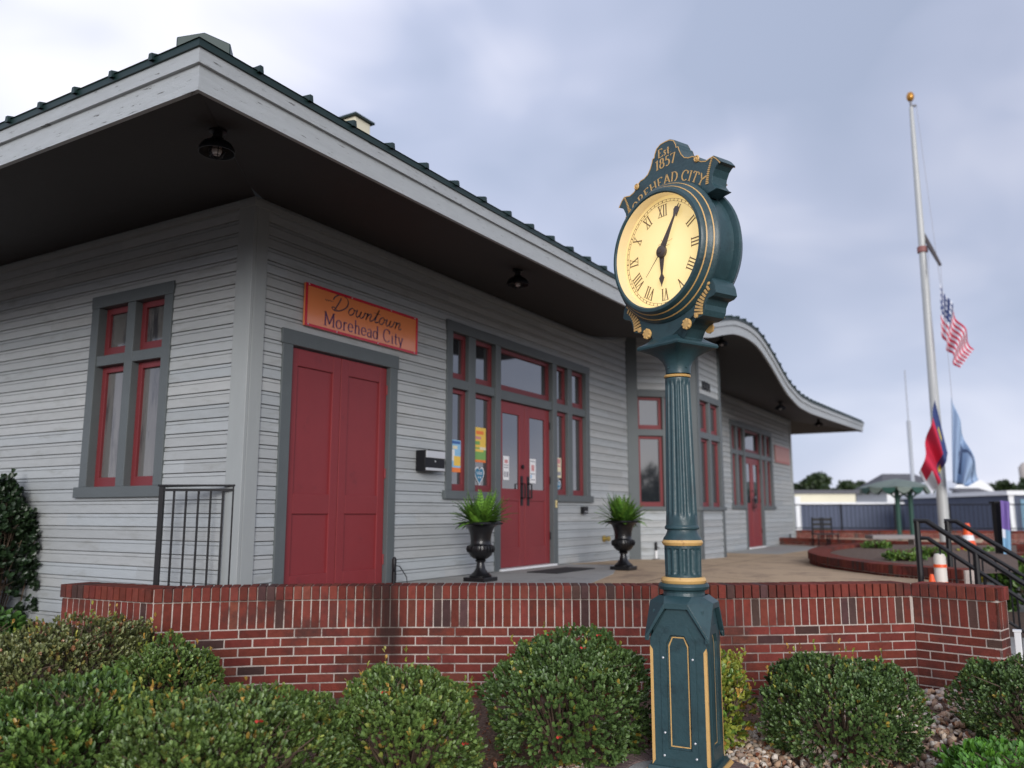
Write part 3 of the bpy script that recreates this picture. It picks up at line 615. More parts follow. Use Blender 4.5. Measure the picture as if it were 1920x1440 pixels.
# ============================================================ BRICK WALLS
def brick_col():
    r=random.random()
    if r<.88: b=(.168,.040,.029)
    elif r<.94: b=(.175,.052,.036)
    else: b=(.085,.045,.04)
    k=random.uniform(.74,1.2); return tuple(c*k*random.uniform(.93,1.07) for c in b)
class Path:
    def __init__(s,pts):
        s.p=[Vector((a,b)) for a,b in pts]; s.l=[0]
        for a,b in zip(s.p[:-1],s.p[1:]): s.l.append(s.l[-1]+(b-a).length)
        s.L=s.l[-1]
    def at(s,t):
        t=min(max(t,0),s.L-1e-6); i=max(k for k in range(len(s.l)) if s.l[k]<=t); i=min(i,len(s.p)-2)
        d=(s.p[i+1]-s.p[i]).normalized(); q=s.p[i]+d*(t-s.l[i]); return Vector((q.x,q.y,0)),Vector((d.x,d.y,0))
def brick_run(bm,mm,path,ztop,zbot,thick,side,cap=True,capout=.022,sold=True,tstart=0,tend=None,capm=None):
    """side=+1: outer face on the right-hand side of the travel direction"""
    tend=tend or path.L; H=.0570; J=.0097
    def N_(d): return Vector((d.y,-d.x,0))*side
    def piece(mb,t0,t1,z0,z1,dep,out=0,mi=0):
        a,d=path.at((t0+t1)/2); n=N_(d)
        a=a-d*(t1-t0)/2; mb.frame_box(a+n*out+Z3*z0,d*(t1-t0),-n*dep,Z3*(z1-z0),mi,brick_col())
    z=ztop
    if cap:
        t=tstart
        while t+.055<=tend+.02: piece(capm or bm,t,t+H,z-.10,z+random.uniform(-.0015,.0015),thick+2*capout,capout); t+=H+J
        z-=.10+J
    if sold:
        t=tstart
        while t+.055<=tend+.02: piece(bm,t,t+H,z-.2,z,.06,random.uniform(-.001,.0015)); t+=H+J
        z-=.2+J
    k=0
    while z>zbot:
        t=tstart-(0 if k%2==0 else .1)
        while t<tend-.02:
            t0=max(t,tstart); t1=min(t+.1935,tend)
            if t1-t0>.03: piece(bm,t0,t1,z-H,z,.06,random.uniform(-.001,.0015))
            t+=.1935+J
        z-=H+J; k+=1
    for p,q in zip(path.p[:-1],path.p[1:]):       # mortar core, a few mm behind the brick faces
        e=Vector((q.x-p.x,q.y-p.y,0)); nn=N_(e.normalized()); O=Vector((p.x,p.y,0))
        mm.frame_box(O-nn*.0045+Z3*zbot,e,-nn*(thick-.009),Z3*(ztop-zbot-.008))
def smooth_path(ps,n=6):
    out=[]
    for i in range(len(ps)-1):
        p0=ps[max(i-1,0)];p1=ps[i];p2=ps[i+1];p3=ps[min(i+2,len(ps)-1)]
        for k in range(n):
            t=k/n; out.append(tuple(.5*(2*p1[a]+(p2[a]-p0[a])*t+(2*p0[a]-5*p1[a]+4*p2[a]-p3[a])*t*t+(3*p1[a]-p0[a]-3*p2[a]+p3[a])*t**3) for a in (0,1)))
    out.append(ps[-1]); return out
ZT=.95
wall=thing('brick_wall','red brick retaining wall with soldier course and rowlock cap, running behind the shrubs','wall',(1.0,-2.2,0))
corner=(-.693,.077); rc=(2.742,-4.679)
main_p=Path(smooth_path([corner,(-.143,-.475),(.344,-1.115),(.790,-1.850),(1.120,-2.40),(1.435,-2.95),(1.79,-3.46),(2.129,-3.925),(2.44,-4.31),rc],5))
wing_p=Path([(-.785,1.08),corner]); ret_p=Path([rc,(2.60,-5.275)]); end_p=Path([(2.60,-5.277),(2.80,-5.327)])
for nm,pt,zb in (('main_face',main_p,-.1),('wing_face',wing_p,-.1),('return_face',ret_p,-.1),('end_face',end_p,-.1)):
    b=MB(); c=MB(); m=MB(); brick_run(b,m,pt,ZT,zb,.22 if nm!='end_face' else .06,1,capm=c)
    bo=b.build('brickwork',brick_m,wall,bevel=.003,norm=False); c.build('cap',brick_m,wall,bevel=.004,norm=False); m.build('mortar',mortar,wall,norm=False)
# ---- deck / paths behind the wall
C_dark=mat('joint_dark',(.07,.05,.04),.95,.2,10)
dk=MB()
def zdeck(x): return .80 if x<6 else (.80-.14*min(1,(x-6)/7.5))
def sheet_poly(mb,poly,dz,n=1):
    mb.add([(x,y,(zdeck(x) if dz<1 else 0)+dz) for x,y in poly],[tuple(range(len(poly)))])
deck=MB()
inner=[(-.72,1.08),(-.60,.10),(-.05,-.42),(.44,-1.05),(.88,-1.80),(1.52,-2.90),(2.22,-3.86),(2.84,-4.62),(4.3,-4.62),(6.0,-4.62)]
gx=[inner[0],inner[1],inner[2]]
deck.add([(x,y,.80) for x,y in inner]+[(6.0,.1,.8),(0,.1,.8),(0,1.08,.8)],[tuple(range(13))])
o=deck.build('deck',aggr,None); kind(o)
deck=MB(); xs_=[6.0,7,8,9,10,11,12,13.5,18,22,30]
for a,b in zip(xs_[:-1],xs_[1:]): deck.add([(a,-4.62,zdeck(a)),(b,-4.62-(0),zdeck(b)),(b,.3 if b<21 else 6,zdeck(b)),(a,.3 if a<21 else 6,zdeck(a))],[(0,1,2,3)])
o=deck.build('far_deck',aggr,None); kind(o)
c=MB(); c.frame_box((.46,-.98,.70),(5.55,-.0,0),(0,1.0,0),(0,0,.104)); 
c=MB()
slab=[[(.55,-1.08),(2.1,-1.08),(2.1,-.02),(.02,-.02),(.02,-.48)],[(.66,-1.3),(2.1,-1.3+.0),(2.1,-1.09),(.57,-1.09)],[(2.115,-3.0),(2.115,-.02),(3.9,-.02),(3.9,-1.8)],[(3.915,-1.8),(3.915,-.02),(5.6,-.02),(5.6,-1.0)]]
slab=[[(.02,-.50),(.47,-.99),(.90,-1.72),(1.25,-2.35),(2.30,-1.9),(2.30,-.02),(.02,-.02)],[(2.315,-1.89),(2.315,-.02),(3.86,-.02),(4.4,-1.35)],[(3.875,-.02),(5.75,-.02),(5.9,-.75),(4.42,-1.34)]]
for q in slab: c.prism(q,(0,0,.801),X3,Y3,Z3,.006)
o=c.build('walkway',concrete,None); kind(o)
c=MB()
for a,b in (((2.6,-2.2),(6.0,-1.9)),((3.6,-4.4),(5.3,-.8)),((6.01,-4.0),(7.2,-.6)),((6.01,-1.9),(11.5,-1.5))):
    a=Vector((*a,0)); b=Vector((*b,0)); d=(b-a).normalized(); n=Vector((-d.y,d.x,0)); c.add([a+Z3*(zdeck(a.x)+.003),b+Z3*(zdeck(b.x)+.003),b+n*.012+Z3*(zdeck(b.x)+.003),a+n*.012+Z3*(zdeck(a.x)+.003)],[(0,1,2,3)])
kind(c.build('deck_joints',C_dark,None))
c=MB(); c.prism([(12.2,-.02),(20,-.02),(21,-1.6),(13,-1.2)],(0,0,.662),X3,Y3,Z3,.006); o=c.build('far_walkway',concrete,None); kind(o)
# ---- ground
def zg(x,y):
    d=(Vector((x,y,0))-Vector((CAM.x,CAM.y,0))).dot(_V); return .03+.06*(min(max(d,5),7)-5)
g=MB(); nx,ny=36,36
for j in range(ny+1):
    for i in range(nx+1):
        x=-9+18*i/nx; y=-10+18*j/ny; g.v.append((x,y,zg(x,y)+.012*noise.noise(Vector((x*3,y*3,0)))))
for j in range(ny):
    for i in range(nx):
        a=j*(nx+1)+i; g.f.append((a,a+1,a+nx+2,a+nx+1)); g.m.append(0); g.c.append(None)
kind(g.build('planting_bed_ground',soil,None,smooth=True))
g=MB(); g.add([(-600,-600,-.02),(900,-600,-.02),(900,700,-.02),(-600,700,-.02)],[(0,1,2,3)]); kind(g.build('ground',grassg,None))
# ---- pebbles: far too many to count
def ico():
    bm=bmesh.new(); bmesh.ops.create_icosphere(bm,subdivisions=1,radius=1); v=np.array([x.co[:] for x in bm.verts]); f=[[q.index for q in p.verts] for p in bm.faces]; bm.free(); return v,np.array(f)
IV,IF=ico()
def pebbles(name,label,regions,n,smin,smax):
    V=[];Fc=[];Cc=[];k=0
    pal=[(.55,.42,.30),(.62,.50,.38),(.45,.29,.19),(.62,.55,.46),(.36,.26,.20),(.58,.38,.24),(.70,.62,.54)]
    for _ in range(n):
        (x0,y0,x1,y1,x2,y2)=random.choice(regions); a,b=random.random(),random.random()
        if a+b>1:a,b=1-a,1-b
        x=x0+(x1-x0)*a+(x2-x0)*b; y=y0+(y1-y0)*a+(y2-y0)*b
        s=random.uniform(smin,smax); rot=rng.normal(size=(3,3)); q,_=np.linalg.qr(rot)
        v=(IV*(1+rng.uniform(-.14,.14,(len(IV),1))))*np.array([s,s*random.uniform(.6,.9),s*random.uniform(.4,.7)])@q.T
        V.append(v+np.array([x,y,zg(x,y)+s*.35+random.random()*.012])); Fc.append(IF+k); k+=len(IV)
        c=random.choice(pal); m=random.uniform(.65,1.15); Cc+= [(c[0]*m,c[1]*m,c[2]*m,1)]*len(IF)
    V=np.concatenate(V);Fc=np.concatenate(Fc); me=bpy.data.meshes.new(name); me.from_pydata(V.tolist(),[],Fc.tolist()); me.materials.append(stone)
    at_=me.attributes.new('Col','FLOAT_COLOR','FACE'); at_.data.foreach_set('color',np.array(Cc).ravel()); me.polygons.foreach_set('use_smooth',[True]*len(me.polygons))
    o=bpy.data.objects.new(name,me); COL.objects.link(o); kind(o,'stuff'); o['label']=label; o['category']='gravel'; return o
g0=[atxy(x,d) for x,d in ((1330,4.7),(1960,4.7),(1990,6.9),(1600,6.6),(1330,5.6),(1000,5.0))]
tri=lambda a,b,c:(*g0[a],*g0[b],*g0[c])
pebbles('river_gravel','tan and brown river pebbles spread between the shrubs',[tri(0,1,2),tri(0,2,3),tri(0,3,4),tri(0,4,5)],4200,.014,.034)
# ---- round paved pad under the clock
pad=MB(); PC=Vector((.017,-3.733,0))-_R*.10-_V*.10
for k in range(40):
    a0=2*PI*k/40+.008; a1=2*PI*(k+1)/40-.008
    vs=[(PC.x+r*math.cos(a),PC.y+r*math.sin(a),z) for z in (.0,.088) for r,a in ((.27,a0),(.45,a0),(.45,a1),(.27,a1))]
    kx=random.uniform(.8,1.2); pad.add(vs,[(0,1,2,3),(7,6,5,4),(0,4,5,1),(1,5,6,2),(2,6,7,3),(3,7,4,0)],0,(.21*kx,.15*kx,.14*kx))
pd=pad.build('paver_ring',brick_m,None,bevel=.004); tag(pd,'round ring of grey brown pavers around the foot of the clock','paving')
c=MB(); c.lathe([(.265,0),(.265,.083)],(PC.x,PC.y,0),40); kind(c.build('paver_bed',concrete,None))

# ============================================================ STREET CLOCK
clock=thing('street_clock','dark green and gold street clock on a fluted post with a lit cream dial','clock',(.017,-3.733,.09))
pc=Vector((.017,-3.733,0)); ab=R_(183.5); Bn=Vector((math.cos(ab),math.sin(ab),0)); Bu=Vector((-Bn.y,Bn.x,0))
W2=.160
m=MB()
def sq(mb,w0,z0,w1,z1,mi=0,o=pc):
    c0=[(-1,-1),(1,-1),(1,1),(-1,1)]
    vs=[o+Bn*a*w0+Bu*b*w0+Z3*z0 for a,b in c0]+[o+Bn*a*w1+Bu*b*w1+Z3*z1 for a,b in c0]
    mb.add(vs,[(3,2,1,0),(4,5,6,7)]+[(i,(i+1)%4,4+(i+1)%4,4+i) for i in range(4)],mi)
def face_frame(k):
    n=[Bn,Bu,-Bn,-Bu][k]; u=Z3.cross(n); return n,u
ZB0,ZB1=.10,.93
sq(m,W2-.014,ZB0,W2-.014,.96)
pan=MB(); frm=MB(); gl=MB()
for k in range(4):
    n,u=face_frame(k)
    # outer skin with an octagon-topped opening
    op=[(-.066,.215),(.066,.215),(.066,.775),(.040,.825),(-.040,.825),(-.066,.775)]
    ou=[(-W2,ZB0),(W2,ZB0),(W2,.80),(.06,.965),(-.06,.965),(-W2,.80)]
    O=pc+n*(W2-.014)
    vo=[O+n*.014+u*a+Z3*b for a,b in ou]; vi=[O+n*.014+u*a+Z3*b for a,b in op]; vb=[O+n*.0005+u*a+Z3*b for a,b in op]
    vs=vo+vi+vb; fs=[(i,(i+1)%6,6+(i+1)%6,6+i) for i in range(6)]+[(6+i,6+(i+1)%6,12+(i+1)%6,12+i) for i in range(6)]+[(17,16,15,14,13,12)]
    m.add(vs,fs)
    # raised access door frame
    dr=[(-.100,.165),(.100,.165),(.100,.80),(.058,.875),(-.058,.875),(-.100,.80)]
    vo=[O+n*.020+u*a+Z3*b for a,b in dr]; vi=[O+n*.020+u*a+Z3*b for a,b in op]; v0=[O+n*.014+u*a+Z3*b for a,b in dr]
    frm.add(vo+vi+v0,[(i,(i+1)%6,6+(i+1)%6,6+i) for i in range(6)]+[(12+i,12+(i+1)%6,(i+1)%6,i) for i in range(6)]+[])
    iv=[O+n*.0142+u*a+Z3*b for a,b in op]; frm.add(vi+iv,[(i,6+i,6+(i+1)%6,(i+1)%6) for i in range(6)])
    # gold pinstripe inside the panel
    P=[Vector((a*.86,.52+(b-.52)*.965)) for a,b in op]; Q=[Vector((a*.76,.52+(b-.52)*.945)) for a,b in op]
    gl.add([O+n*.0035+u*a.x+Z3*a.y for a in P]+[O+n*.0035+u*a.x+Z3*a.y for a in Q],[(i,(i+1)%6,6+(i+1)%6,6+i) for i in range(6)])
    # gold chamfer strip on each corner
    cn=(n+u); e=pc+n*(W2-.0)+u*(W2-.0)
    gl.add([e-u*.016+n*.0015+Z3*.15,e-n*.016+u*.0015+Z3*.15,e-n*.016+u*.0015+Z3*.74,e-u*.016+n*.0015+Z3*.74,e+(n+u)*.0012+Z3*.125,e+(n+u)*.0012+Z3*.765],[(0,4,5,3),(4,1,2,5)])
    # pediment roof over each face
    pk=[(-W2-.02,.79),(-.065,.968),(.065,.968),(W2+.02,.79),(W2+.02,.818),(.068,1.0),(-.068,1.0),(-W2-.02,.818)]
    pan.prism([(-W2-.02,.79),(-.065,.968),(-.068,1.0),(-W2-.02,.818)],O+n*.012,u,Z3,n,.026)
    pan.prism([(-.065,.968),(.065,.968),(.068,1.0),(-.068,1.0)],O+n*.0121,u,Z3,n,.026)
    pan.prism([(.065,.968),(W2+.02,.79),(W2+.02,.818),(.068,1.0)],O+n*.012,u,Z3,n,.026)
    # sloped facets joining pediment to the round collar
    a=[pc+n*(W2+.024)+u*p+Z3*q for p,q in ((-W2-.02,.817),(-.068,.999),(.068,.999),(W2+.02,.817))]
    b=[pc+n*.125+u*p+Z3*1.035 for p in (-.08,.08)]
    pan.add(a+b,[(1,2,5,4)])
    n2,u2=face_frame((k+1)%4)
    c1=pc+n*(W2+.024)+u*.068+Z3*.999; c2=pc+n2*(W2+.024)-u2*.068+Z3*.999; cr=pc+(n+n2)*(W2+.022)+Z3*.817
    t1=pc+n*.125+u*.08+Z3*1.035; t2=pc+n2*.125-u2*.08+Z3*1.035
    pan.add([c1,cr,c2,t2,t1],[(0,1,2),(0,2,3,4)])
sq(m,W2+.03,.088,W2+.018,.125)
m.build('base',green_p,clock,bevel=.0025)
frm.build('access_panel',green_p,clock); 
g2=MB(); sq(g2,W2+.045,.0881,W2+.032,.104); g2.build('foot_trim',gold,clock)
gl.build('gold_trim',gold,clock)
bl=MB()
n,u=face_frame(0)
for a,b in ((-.084,.70),(.084,.70),(-.084,.30),(-.09,.18),(.09,.18),(.084,.26)): bl=MB(); bl.lathe([(.006,0),(.006,.004),(.003,.006),(0,.006)],pc+n*(W2+.006)+u*a+Z3*b,10,u,Z3,n); bl.build('bolt',steel,clock,smooth=True)
# pediment, collars
pan.lathe([(.125,1.0),(.118,1.05),(.120,1.062),(.140,1.068),(.146,1.085),(.140,1.10),(.130,1.102)],pc,40)
pan.build('pediment',green_p,clock,bevel=.002)
def ring(z,r,rr,name='gold_ring'):
    q=MB(); q.lathe([(r-rr,z-rr*.85),(r-rr*.3,z-rr*.85),(r,z-rr*.4),(r+rr*.15,z),(r,z+rr*.4),(r-rr*.3,z+rr*.85),(r-rr,z+rr*.85)],pc,48); q.build(name,gold,clock,smooth=True)
ring(1.118,.128,.022); ring(1.333,.116,.020); ring(2.318,.079,.010)
def flute(z0,z1,r0,r1,nf,dpt,name):
    mb=MB(); K=nf*8; rows=[(z0,0),(z0+.018,0),(z0+.034,.8),(z0+.05,1)]+[(z0+(z1-z0)*i/8,1) for i in range(1,8)]+[(z1-.05,1),(z1-.034,.8),(z1-.018,0),(z1,0)]
    rows=sorted(rows)
    for z,f in rows:
        r=r0+(r1-r0)*(z-z0)/(z1-z0)
        for k in range(K):
            a=2*PI*k/K+.2; ph=(k%8)/8; s_=math.sin(PI*ph) if 0<ph<1 else 0; s_=max(0,(s_-.35)/.65)
            mb.v.append(tuple(pc+Vector((math.cos(a),math.sin(a),0))*(r-dpt*f*s_)+Z3*z))
    for i in range(len(rows)-1):
        for k in range(K): k2=(k+1)%K; mb.f.append((i*K+k,i*K+k2,(i+1)*K+k2,(i+1)*K+k)); mb.m.append(0); mb.c.append(None)
    mb.build(name,green_p,clock,smooth=True)
flute(1.132,1.318,.104,.106,14,.012,'fluted_drum'); flute(1.46,2.305,.091,.074,16,.009,'fluted_shaft')
m=MB(); m.lathe([(.112,1.348),(.108,1.36),(.096,1.375),(.088,1.395),(.086,1.405),(.098,1.409),(.101,1.418),(.098,1.427),(.092,1.432),(.091,1.462)],pc,48); m.build('collar',green_p,clock,smooth=True)
# capital: round neck flaring to a square abacus aligned with the dial
az=R_(155); Hn=Vector((math.cos(az),math.sin(az),0)); Hu=Vector((math.cos(az+PI/2),math.sin(az+PI/2),0)); HC=Vector((-.035,-3.764,3.062))
hc0=Vector((.0,-3.745,0))
m=MB(); n=48
prof=[(.074,2.328,0),(.074,2.345,0),(.075,2.37,.05),(.083,2.40,.15),(.10,2.43,.4),(.125,2.455,.7),(.150,2.472,1),(.168,2.480,1),(.172,2.490,1),(.168,2.503,1),(.150,2.512,1),(.118,2.535,1),(.100,2.565,.95),(.093,2.60,.9),(.10,2.64,.9)]
for r,z,sqf in prof:
    for k in range(n):
        a=2*PI*k/n; c_,s_=math.cos(a),math.sin(a); q=1/max(abs(c_),abs(s_)); rr=r*((1-sqf)+sqf*q)
        wob=-.018*math.cos(4*a)*(1 if 2.46<z<2.52 else 0)*0
        zz=z+ (.012*(q-1)/.414 if False else 0)
        m.v.append(tuple(hc0*1.0+Hn*rr*c_+Hu*rr*s_+Z3*zz))
for i in range(len(prof)-1):
    for k in range(n): k2=(k+1)%n; m.f.append((i*n+k,i*n+k2,(i+1)*n+k2,(i+1)*n+k)); m.m.append(0); m.c.append(None)
m.build('capital',green_p,clock,smooth=True)
bl=MB()
for a in (60,150,240,330): 
    d=Vector((math.cos(R_(a)),math.sin(R_(a)),0)); bl=MB(); bl.lathe([(.007,0),(.006,.005),(0,.006)],hc0+d*.076+Z3*2.362,8,Z3.cross(d),Z3,d); bl.build('bolt',green_p,clock)
# drum
def disc(mb,prof,mi=0,mis=None,n=72): mb.lathe(prof,HC,n,Hu,Z3,Hn,mi=mi,mis=mis,caps=False)
m=MB()
P=[(.348,.168),(.356,.176),(.372,.174),(.384,.160),(.386,.150)]
P2=[(.390,.143),(.404,.135),(.412,.118)]
P3=[(.416,.112),(.428,.104),(.434,.090),(.430,.076),(.414,.070),(.400,.066),(.395,.05),(.395,-.05),(.400,-.066),(.414,-.070),(.430,-.076),(.434,-.090),(.428,-.104),(.416,-.112)]
allp=P+P2+P3+[(r,-z) for r,z in (P+P2)[::-1]]
disc(m,allp)
m.build('drum',green_p,clock,smooth=True)
for sgn,nm in ((1,'f'),(-1,'b')):
    for r,z in ((.388,.1475),(.4135,.1155)):
        g_=MB(); disc(g_,[(r-.004,sgn*(z+.001)),(r,sgn*(z+.003)),(r+.004,sgn*(z-.003)),(r,sgn*(z-.006))])
        g_.build('gold_ring',gold,clock,smooth=True)
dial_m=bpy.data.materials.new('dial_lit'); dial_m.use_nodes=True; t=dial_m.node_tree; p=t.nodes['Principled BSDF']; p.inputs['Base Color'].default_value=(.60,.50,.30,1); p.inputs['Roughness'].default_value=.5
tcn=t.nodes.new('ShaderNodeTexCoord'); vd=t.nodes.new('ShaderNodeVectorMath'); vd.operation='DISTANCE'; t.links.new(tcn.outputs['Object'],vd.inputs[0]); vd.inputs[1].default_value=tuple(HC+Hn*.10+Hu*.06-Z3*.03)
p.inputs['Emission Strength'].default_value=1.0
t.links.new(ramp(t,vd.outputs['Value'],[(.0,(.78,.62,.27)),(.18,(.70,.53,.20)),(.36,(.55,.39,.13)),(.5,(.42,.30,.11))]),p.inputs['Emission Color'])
for sgn in (1,-1):
    nrm=Hn*sgn; uu=Hu*sgn
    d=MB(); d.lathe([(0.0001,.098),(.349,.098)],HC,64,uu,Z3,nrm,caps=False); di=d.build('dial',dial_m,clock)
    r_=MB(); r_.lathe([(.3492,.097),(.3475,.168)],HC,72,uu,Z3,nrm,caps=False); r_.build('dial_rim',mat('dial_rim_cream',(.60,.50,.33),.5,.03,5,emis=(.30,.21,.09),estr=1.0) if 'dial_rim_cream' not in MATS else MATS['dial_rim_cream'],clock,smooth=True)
    dk_=MATS.get('dial_ink') or mat('dial_ink',(.16,.09,.045),.5,.1,5)
    mk=MB(); ff=plane_f(HC+nrm*.0985,uu,Z3,nrm)
    for k in range(60):
        a=2*PI*k/60; c_,s_=math.sin(a),math.cos(a); big=k%5==0
        stroke(mk,[(c_*.313,s_*.313),(c_*.326,s_*.326)],ff,.006 if big else .003,1,.0015)
    for rr in (.312,.327):
        stroke(mk,[(rr*math.sin(2*PI*k/72),rr*math.cos(2*PI*k/72)) for k in range(73)],ff,.0016,1,.0013)
    mk.build('minute_track',dk_,di)
    for hr,sx in enumerate(['XII','I','II','III','IIII','V','VI','VII','VIII','IX','X','XI']):
        a=2*PI*hr/12; rd=Vector((math.sin(a),math.cos(a))); tg=Vector((math.cos(a),-math.sin(a))); hh=.072
        wds={'I':.28,'V':.52,'X':.55}; tot=sum(wds[c] for c in sx)*hh; x=-tot/2; nb=MB()
        fn=lambda q,rd=rd,tg=tg:(ff(tg*q[0]+rd*(q[1]+.226))[0],nrm)
        for c in sx:
            w=wds[c]*hh; cx=x+w/2
            if c=='I': stroke(nb,[(cx,0),(cx,hh)],fn,.0070,1,.002); stroke(nb,[(cx-.009,0),(cx+.009,0)],fn,.0020,1,.002); stroke(nb,[(cx-.009,hh),(cx+.009,hh)],fn,.0020,1,.002)
            if c=='V': stroke(nb,[(cx-.014,hh),(cx+.001,0)],fn,.0070,1,.002); stroke(nb,[(cx+.014,hh),(cx-.001,0)],fn,.0032,1,.002); stroke(nb,[(cx-.02,hh),(cx+.02,hh)],fn,.0020,1,.002)
            if c=='X': stroke(nb,[(cx-.014,hh),(cx+.014,0)],fn,.0070,1,.002); stroke(nb,[(cx+.014,hh),(cx-.014,0)],fn,.0032,1,.002); stroke(nb,[(cx-.02,hh),(cx+.02,hh)],fn,.0020,1,.002); stroke(nb,[(cx-.02,0),(cx+.02,0)],fn,.0020,1,.002)
            x+=w
        nb.build('numeral',dk_,di,label='roman numeral '+sx)
    # faint maker's scribble lines above the centre
    sc_=MB(); stroke(sc_,[(-.045,.055),(-.01,.062),(-.02,.085),(.0,.06),(.06,.062),(.075,.068)],ff,.003,.6,.001); stroke(sc_,[(-.03,.035),(.05,.037)],ff,.002,1,.001); sc_.build('maker_mark',mat('faint_ink',(.30,.20,.10),.6,.1,5) if 'faint_ink' not in MATS else MATS['faint_ink'],di)
    hm=MATS.get('hand_paint') or mat('hand_paint',(.075,.055,.05),.4,.1,8)
    def hand(name,ang,L_,wd,o,tail=.0,spade=.72):
        a=R_(ang); rd=uu*math.sin(a)+Z3*math.cos(a); tg=uu*math.cos(a)-Z3*math.sin(a)
        pr=[(0,-tail),(.9*wd,-tail*.3),(1.0*wd,.02),(.55*wd,L_*.45),(.28*wd,L_*(spade-.09)),(.35*wd,L_*(spade-.05)),(.95*wd,L_*(spade+.05)),(.75*wd,L_*(spade+.11)),(.16*wd,L_*.93),(0,L_)]
        poly=pr+[(-x,y) for x,y in pr[::-1][1:-1]]
        h=MB(); h.prism(poly,HC+nrm*o,tg,rd,nrm,.004); h.build(name,hm,clock)
    hand('minute_hand',31,.305,.024,.119,.02,.80); hand('hour_hand',182.5,.215,.022,.113,.01,.70)
    a=R_(225); rd=uu*math.sin(a)+Z3*math.cos(a); s_=MB(); s_.tube([HC+nrm*.125,HC+nrm*.125+rd*.185],[.003,.0012],6); s_.build('second_hand',hm,clock)
    hb=MB(); hb.lathe([(.038,.110),(.038,.126),(.030,.132),(.014,.134),(.012,.142),(0.0,.143)],HC,28,uu,Z3,nrm); hb.build('hub',hm,clock,smooth=True)
    gs=MB(); gs.lathe([(.347,.171),(.20,.176),(.0005,.178)],HC,64,uu,Z3,nrm,caps=False)
    gm=MATS.get('clear_glass')
    if not gm:
        gm=bpy.data.materials.new('clear_glass'); MATS['clear_glass']=gm; gm.use_nodes=True; tt=gm.node_tree; tt.nodes.clear()
        tr=tt.nodes.new('ShaderNodeBsdfTransparent'); gy_=tt.nodes.new('ShaderNodeBsdfGlossy'); gy_.inputs['Roughness'].default_value=.03; fr_=tt.nodes.new('ShaderNodeLayerWeight'); fr_.inputs[0].default_value=.12
        ms=tt.nodes.new('ShaderNodeMixShader'); oo=tt.nodes.new('ShaderNodeOutputMaterial'); tt.links.new(math_node(tt,'ADD',math_node(tt,'MULTIPLY',math_node(tt,'POWER',fr_.outputs[1],3),.6),.03),ms.inputs[0]); tt.links.new(tr.outputs[0],ms.inputs[1]); tt.links.new(gy_.outputs[0],ms.inputs[2]); tt.links.new(ms.outputs[0],oo.inputs[0])
    gs.build('dial_glass',gm,clock,smooth=True)
# crest on top, same outline on both sides, spanning the drum
half=[(0.0,.772),(.040,.770),(.075,.752),(.092,.720),(.096,.700),(.112,.698),(.120,.672),(.136,.640),(.160,.612),(.196,.596),(.226,.594),(.242,.585),(.262,.560),(.292,.538),(.330,.526),(.360,.532),(.385,.535),(.410,.515),(.440,.478),(.415,.472),(.392,.452),(.372,.415),(.365,.375),(.385,.345),(.405,.33)]
CU=0.035  # the crest sits over the drum centre
inn=[(.30,.27),(.15,.36),(0,.385)]
crest=[(a,b-.048) for a,b in half]+[(a,b) for a,b in inn]+[(-a,b) for a,b in inn[::-1][1:]]+[(-a,b-.048) for a,b in half[::-1][:-1]]
m=MB(); m.prism(crest,HC-Hn*.062,Hu,Z3,Hn,.124); m.build('crest',green_p,clock,bevel=.003)
def offs(pl,d):
    o=[]
    for i,p in enumerate(pl):
        a=Vector(pl[max(i-1,0)]); b=Vector(pl[min(i+1,len(pl)-1)]); t=(b-a).normalized(); o.append((p[0]-(-t.y)*d*-1*-1,p[1]-t.x*d*-1*-1) )
    return o
for sgn in (1,-1):
    nrm=Hn*sgn; uu=Hu*sgn; O=HC+nrm*.0625; ff=plane_f(O,uu,Z3,nrm); gt=MB()
    edge=[(-a*.985,b-.054) for a,b in half[:-6][::-1]]+[(a*.985,b-.054) for a,b in half[:-6]]
    stroke(gt,edge,ff,.006,1,.0015)
    def ctr(s,y,h,w,xs=1):
        tw=text_width(s,h)*xs
        text(gt,s,ff,-tw/2,y,h,w,.35,.0015,xs)
    ctr('Est.',.632,.052,.010,1.05); ctr('1857',.558,.062,.011,1.05)
    # town name on an arch
    S='MOREHEAD CITY'; h=.061; tot=text_width(S,h); Rr=.466; x=-tot/2-.028
    for c in S:
        wd=(G[c][0]+.08)*h; a=(x+wd/2)/Rr; 
        def fa(q,a=a,wd=wd):
            lx=q[0]-wd/2; r=Rr+q[1]-.025; return (O+uu*(math.sin(a)*r+math.cos(a)*lx)+Z3*(math.cos(a)*r-math.sin(a)*lx),nrm)
        for st in G[c][1]: stroke(gt,[(p[0]*h+.04*h,p[1]*h) for p in st],fa,.010,.35,.0015)
        x+=wd
    for sx in (-1,1):
        for k in range(13):
            q=k/12; cx=sx*(.330+.042*(q**1.6)); cy=.330+.135*q; w_=.018*(1-.45*q)
            gt.frame_box(O+uu*(cx-w_/2)+Z3*cy,uu*w_,nrm*.004,Z3*.0075)
    gt.build('lettering',gold,clock)
    for sx in (-1,1):
        ro=MB(); c0=O+uu*sx*.258+Z3*.512
        ro.lathe([(.020,0),(.022,.004),(.016,.010),(.012,.006),(.006,.010),(0,.011)],c0,16,uu,Z3,nrm)
        ro.build('rosette',gold,clock,smooth=True)
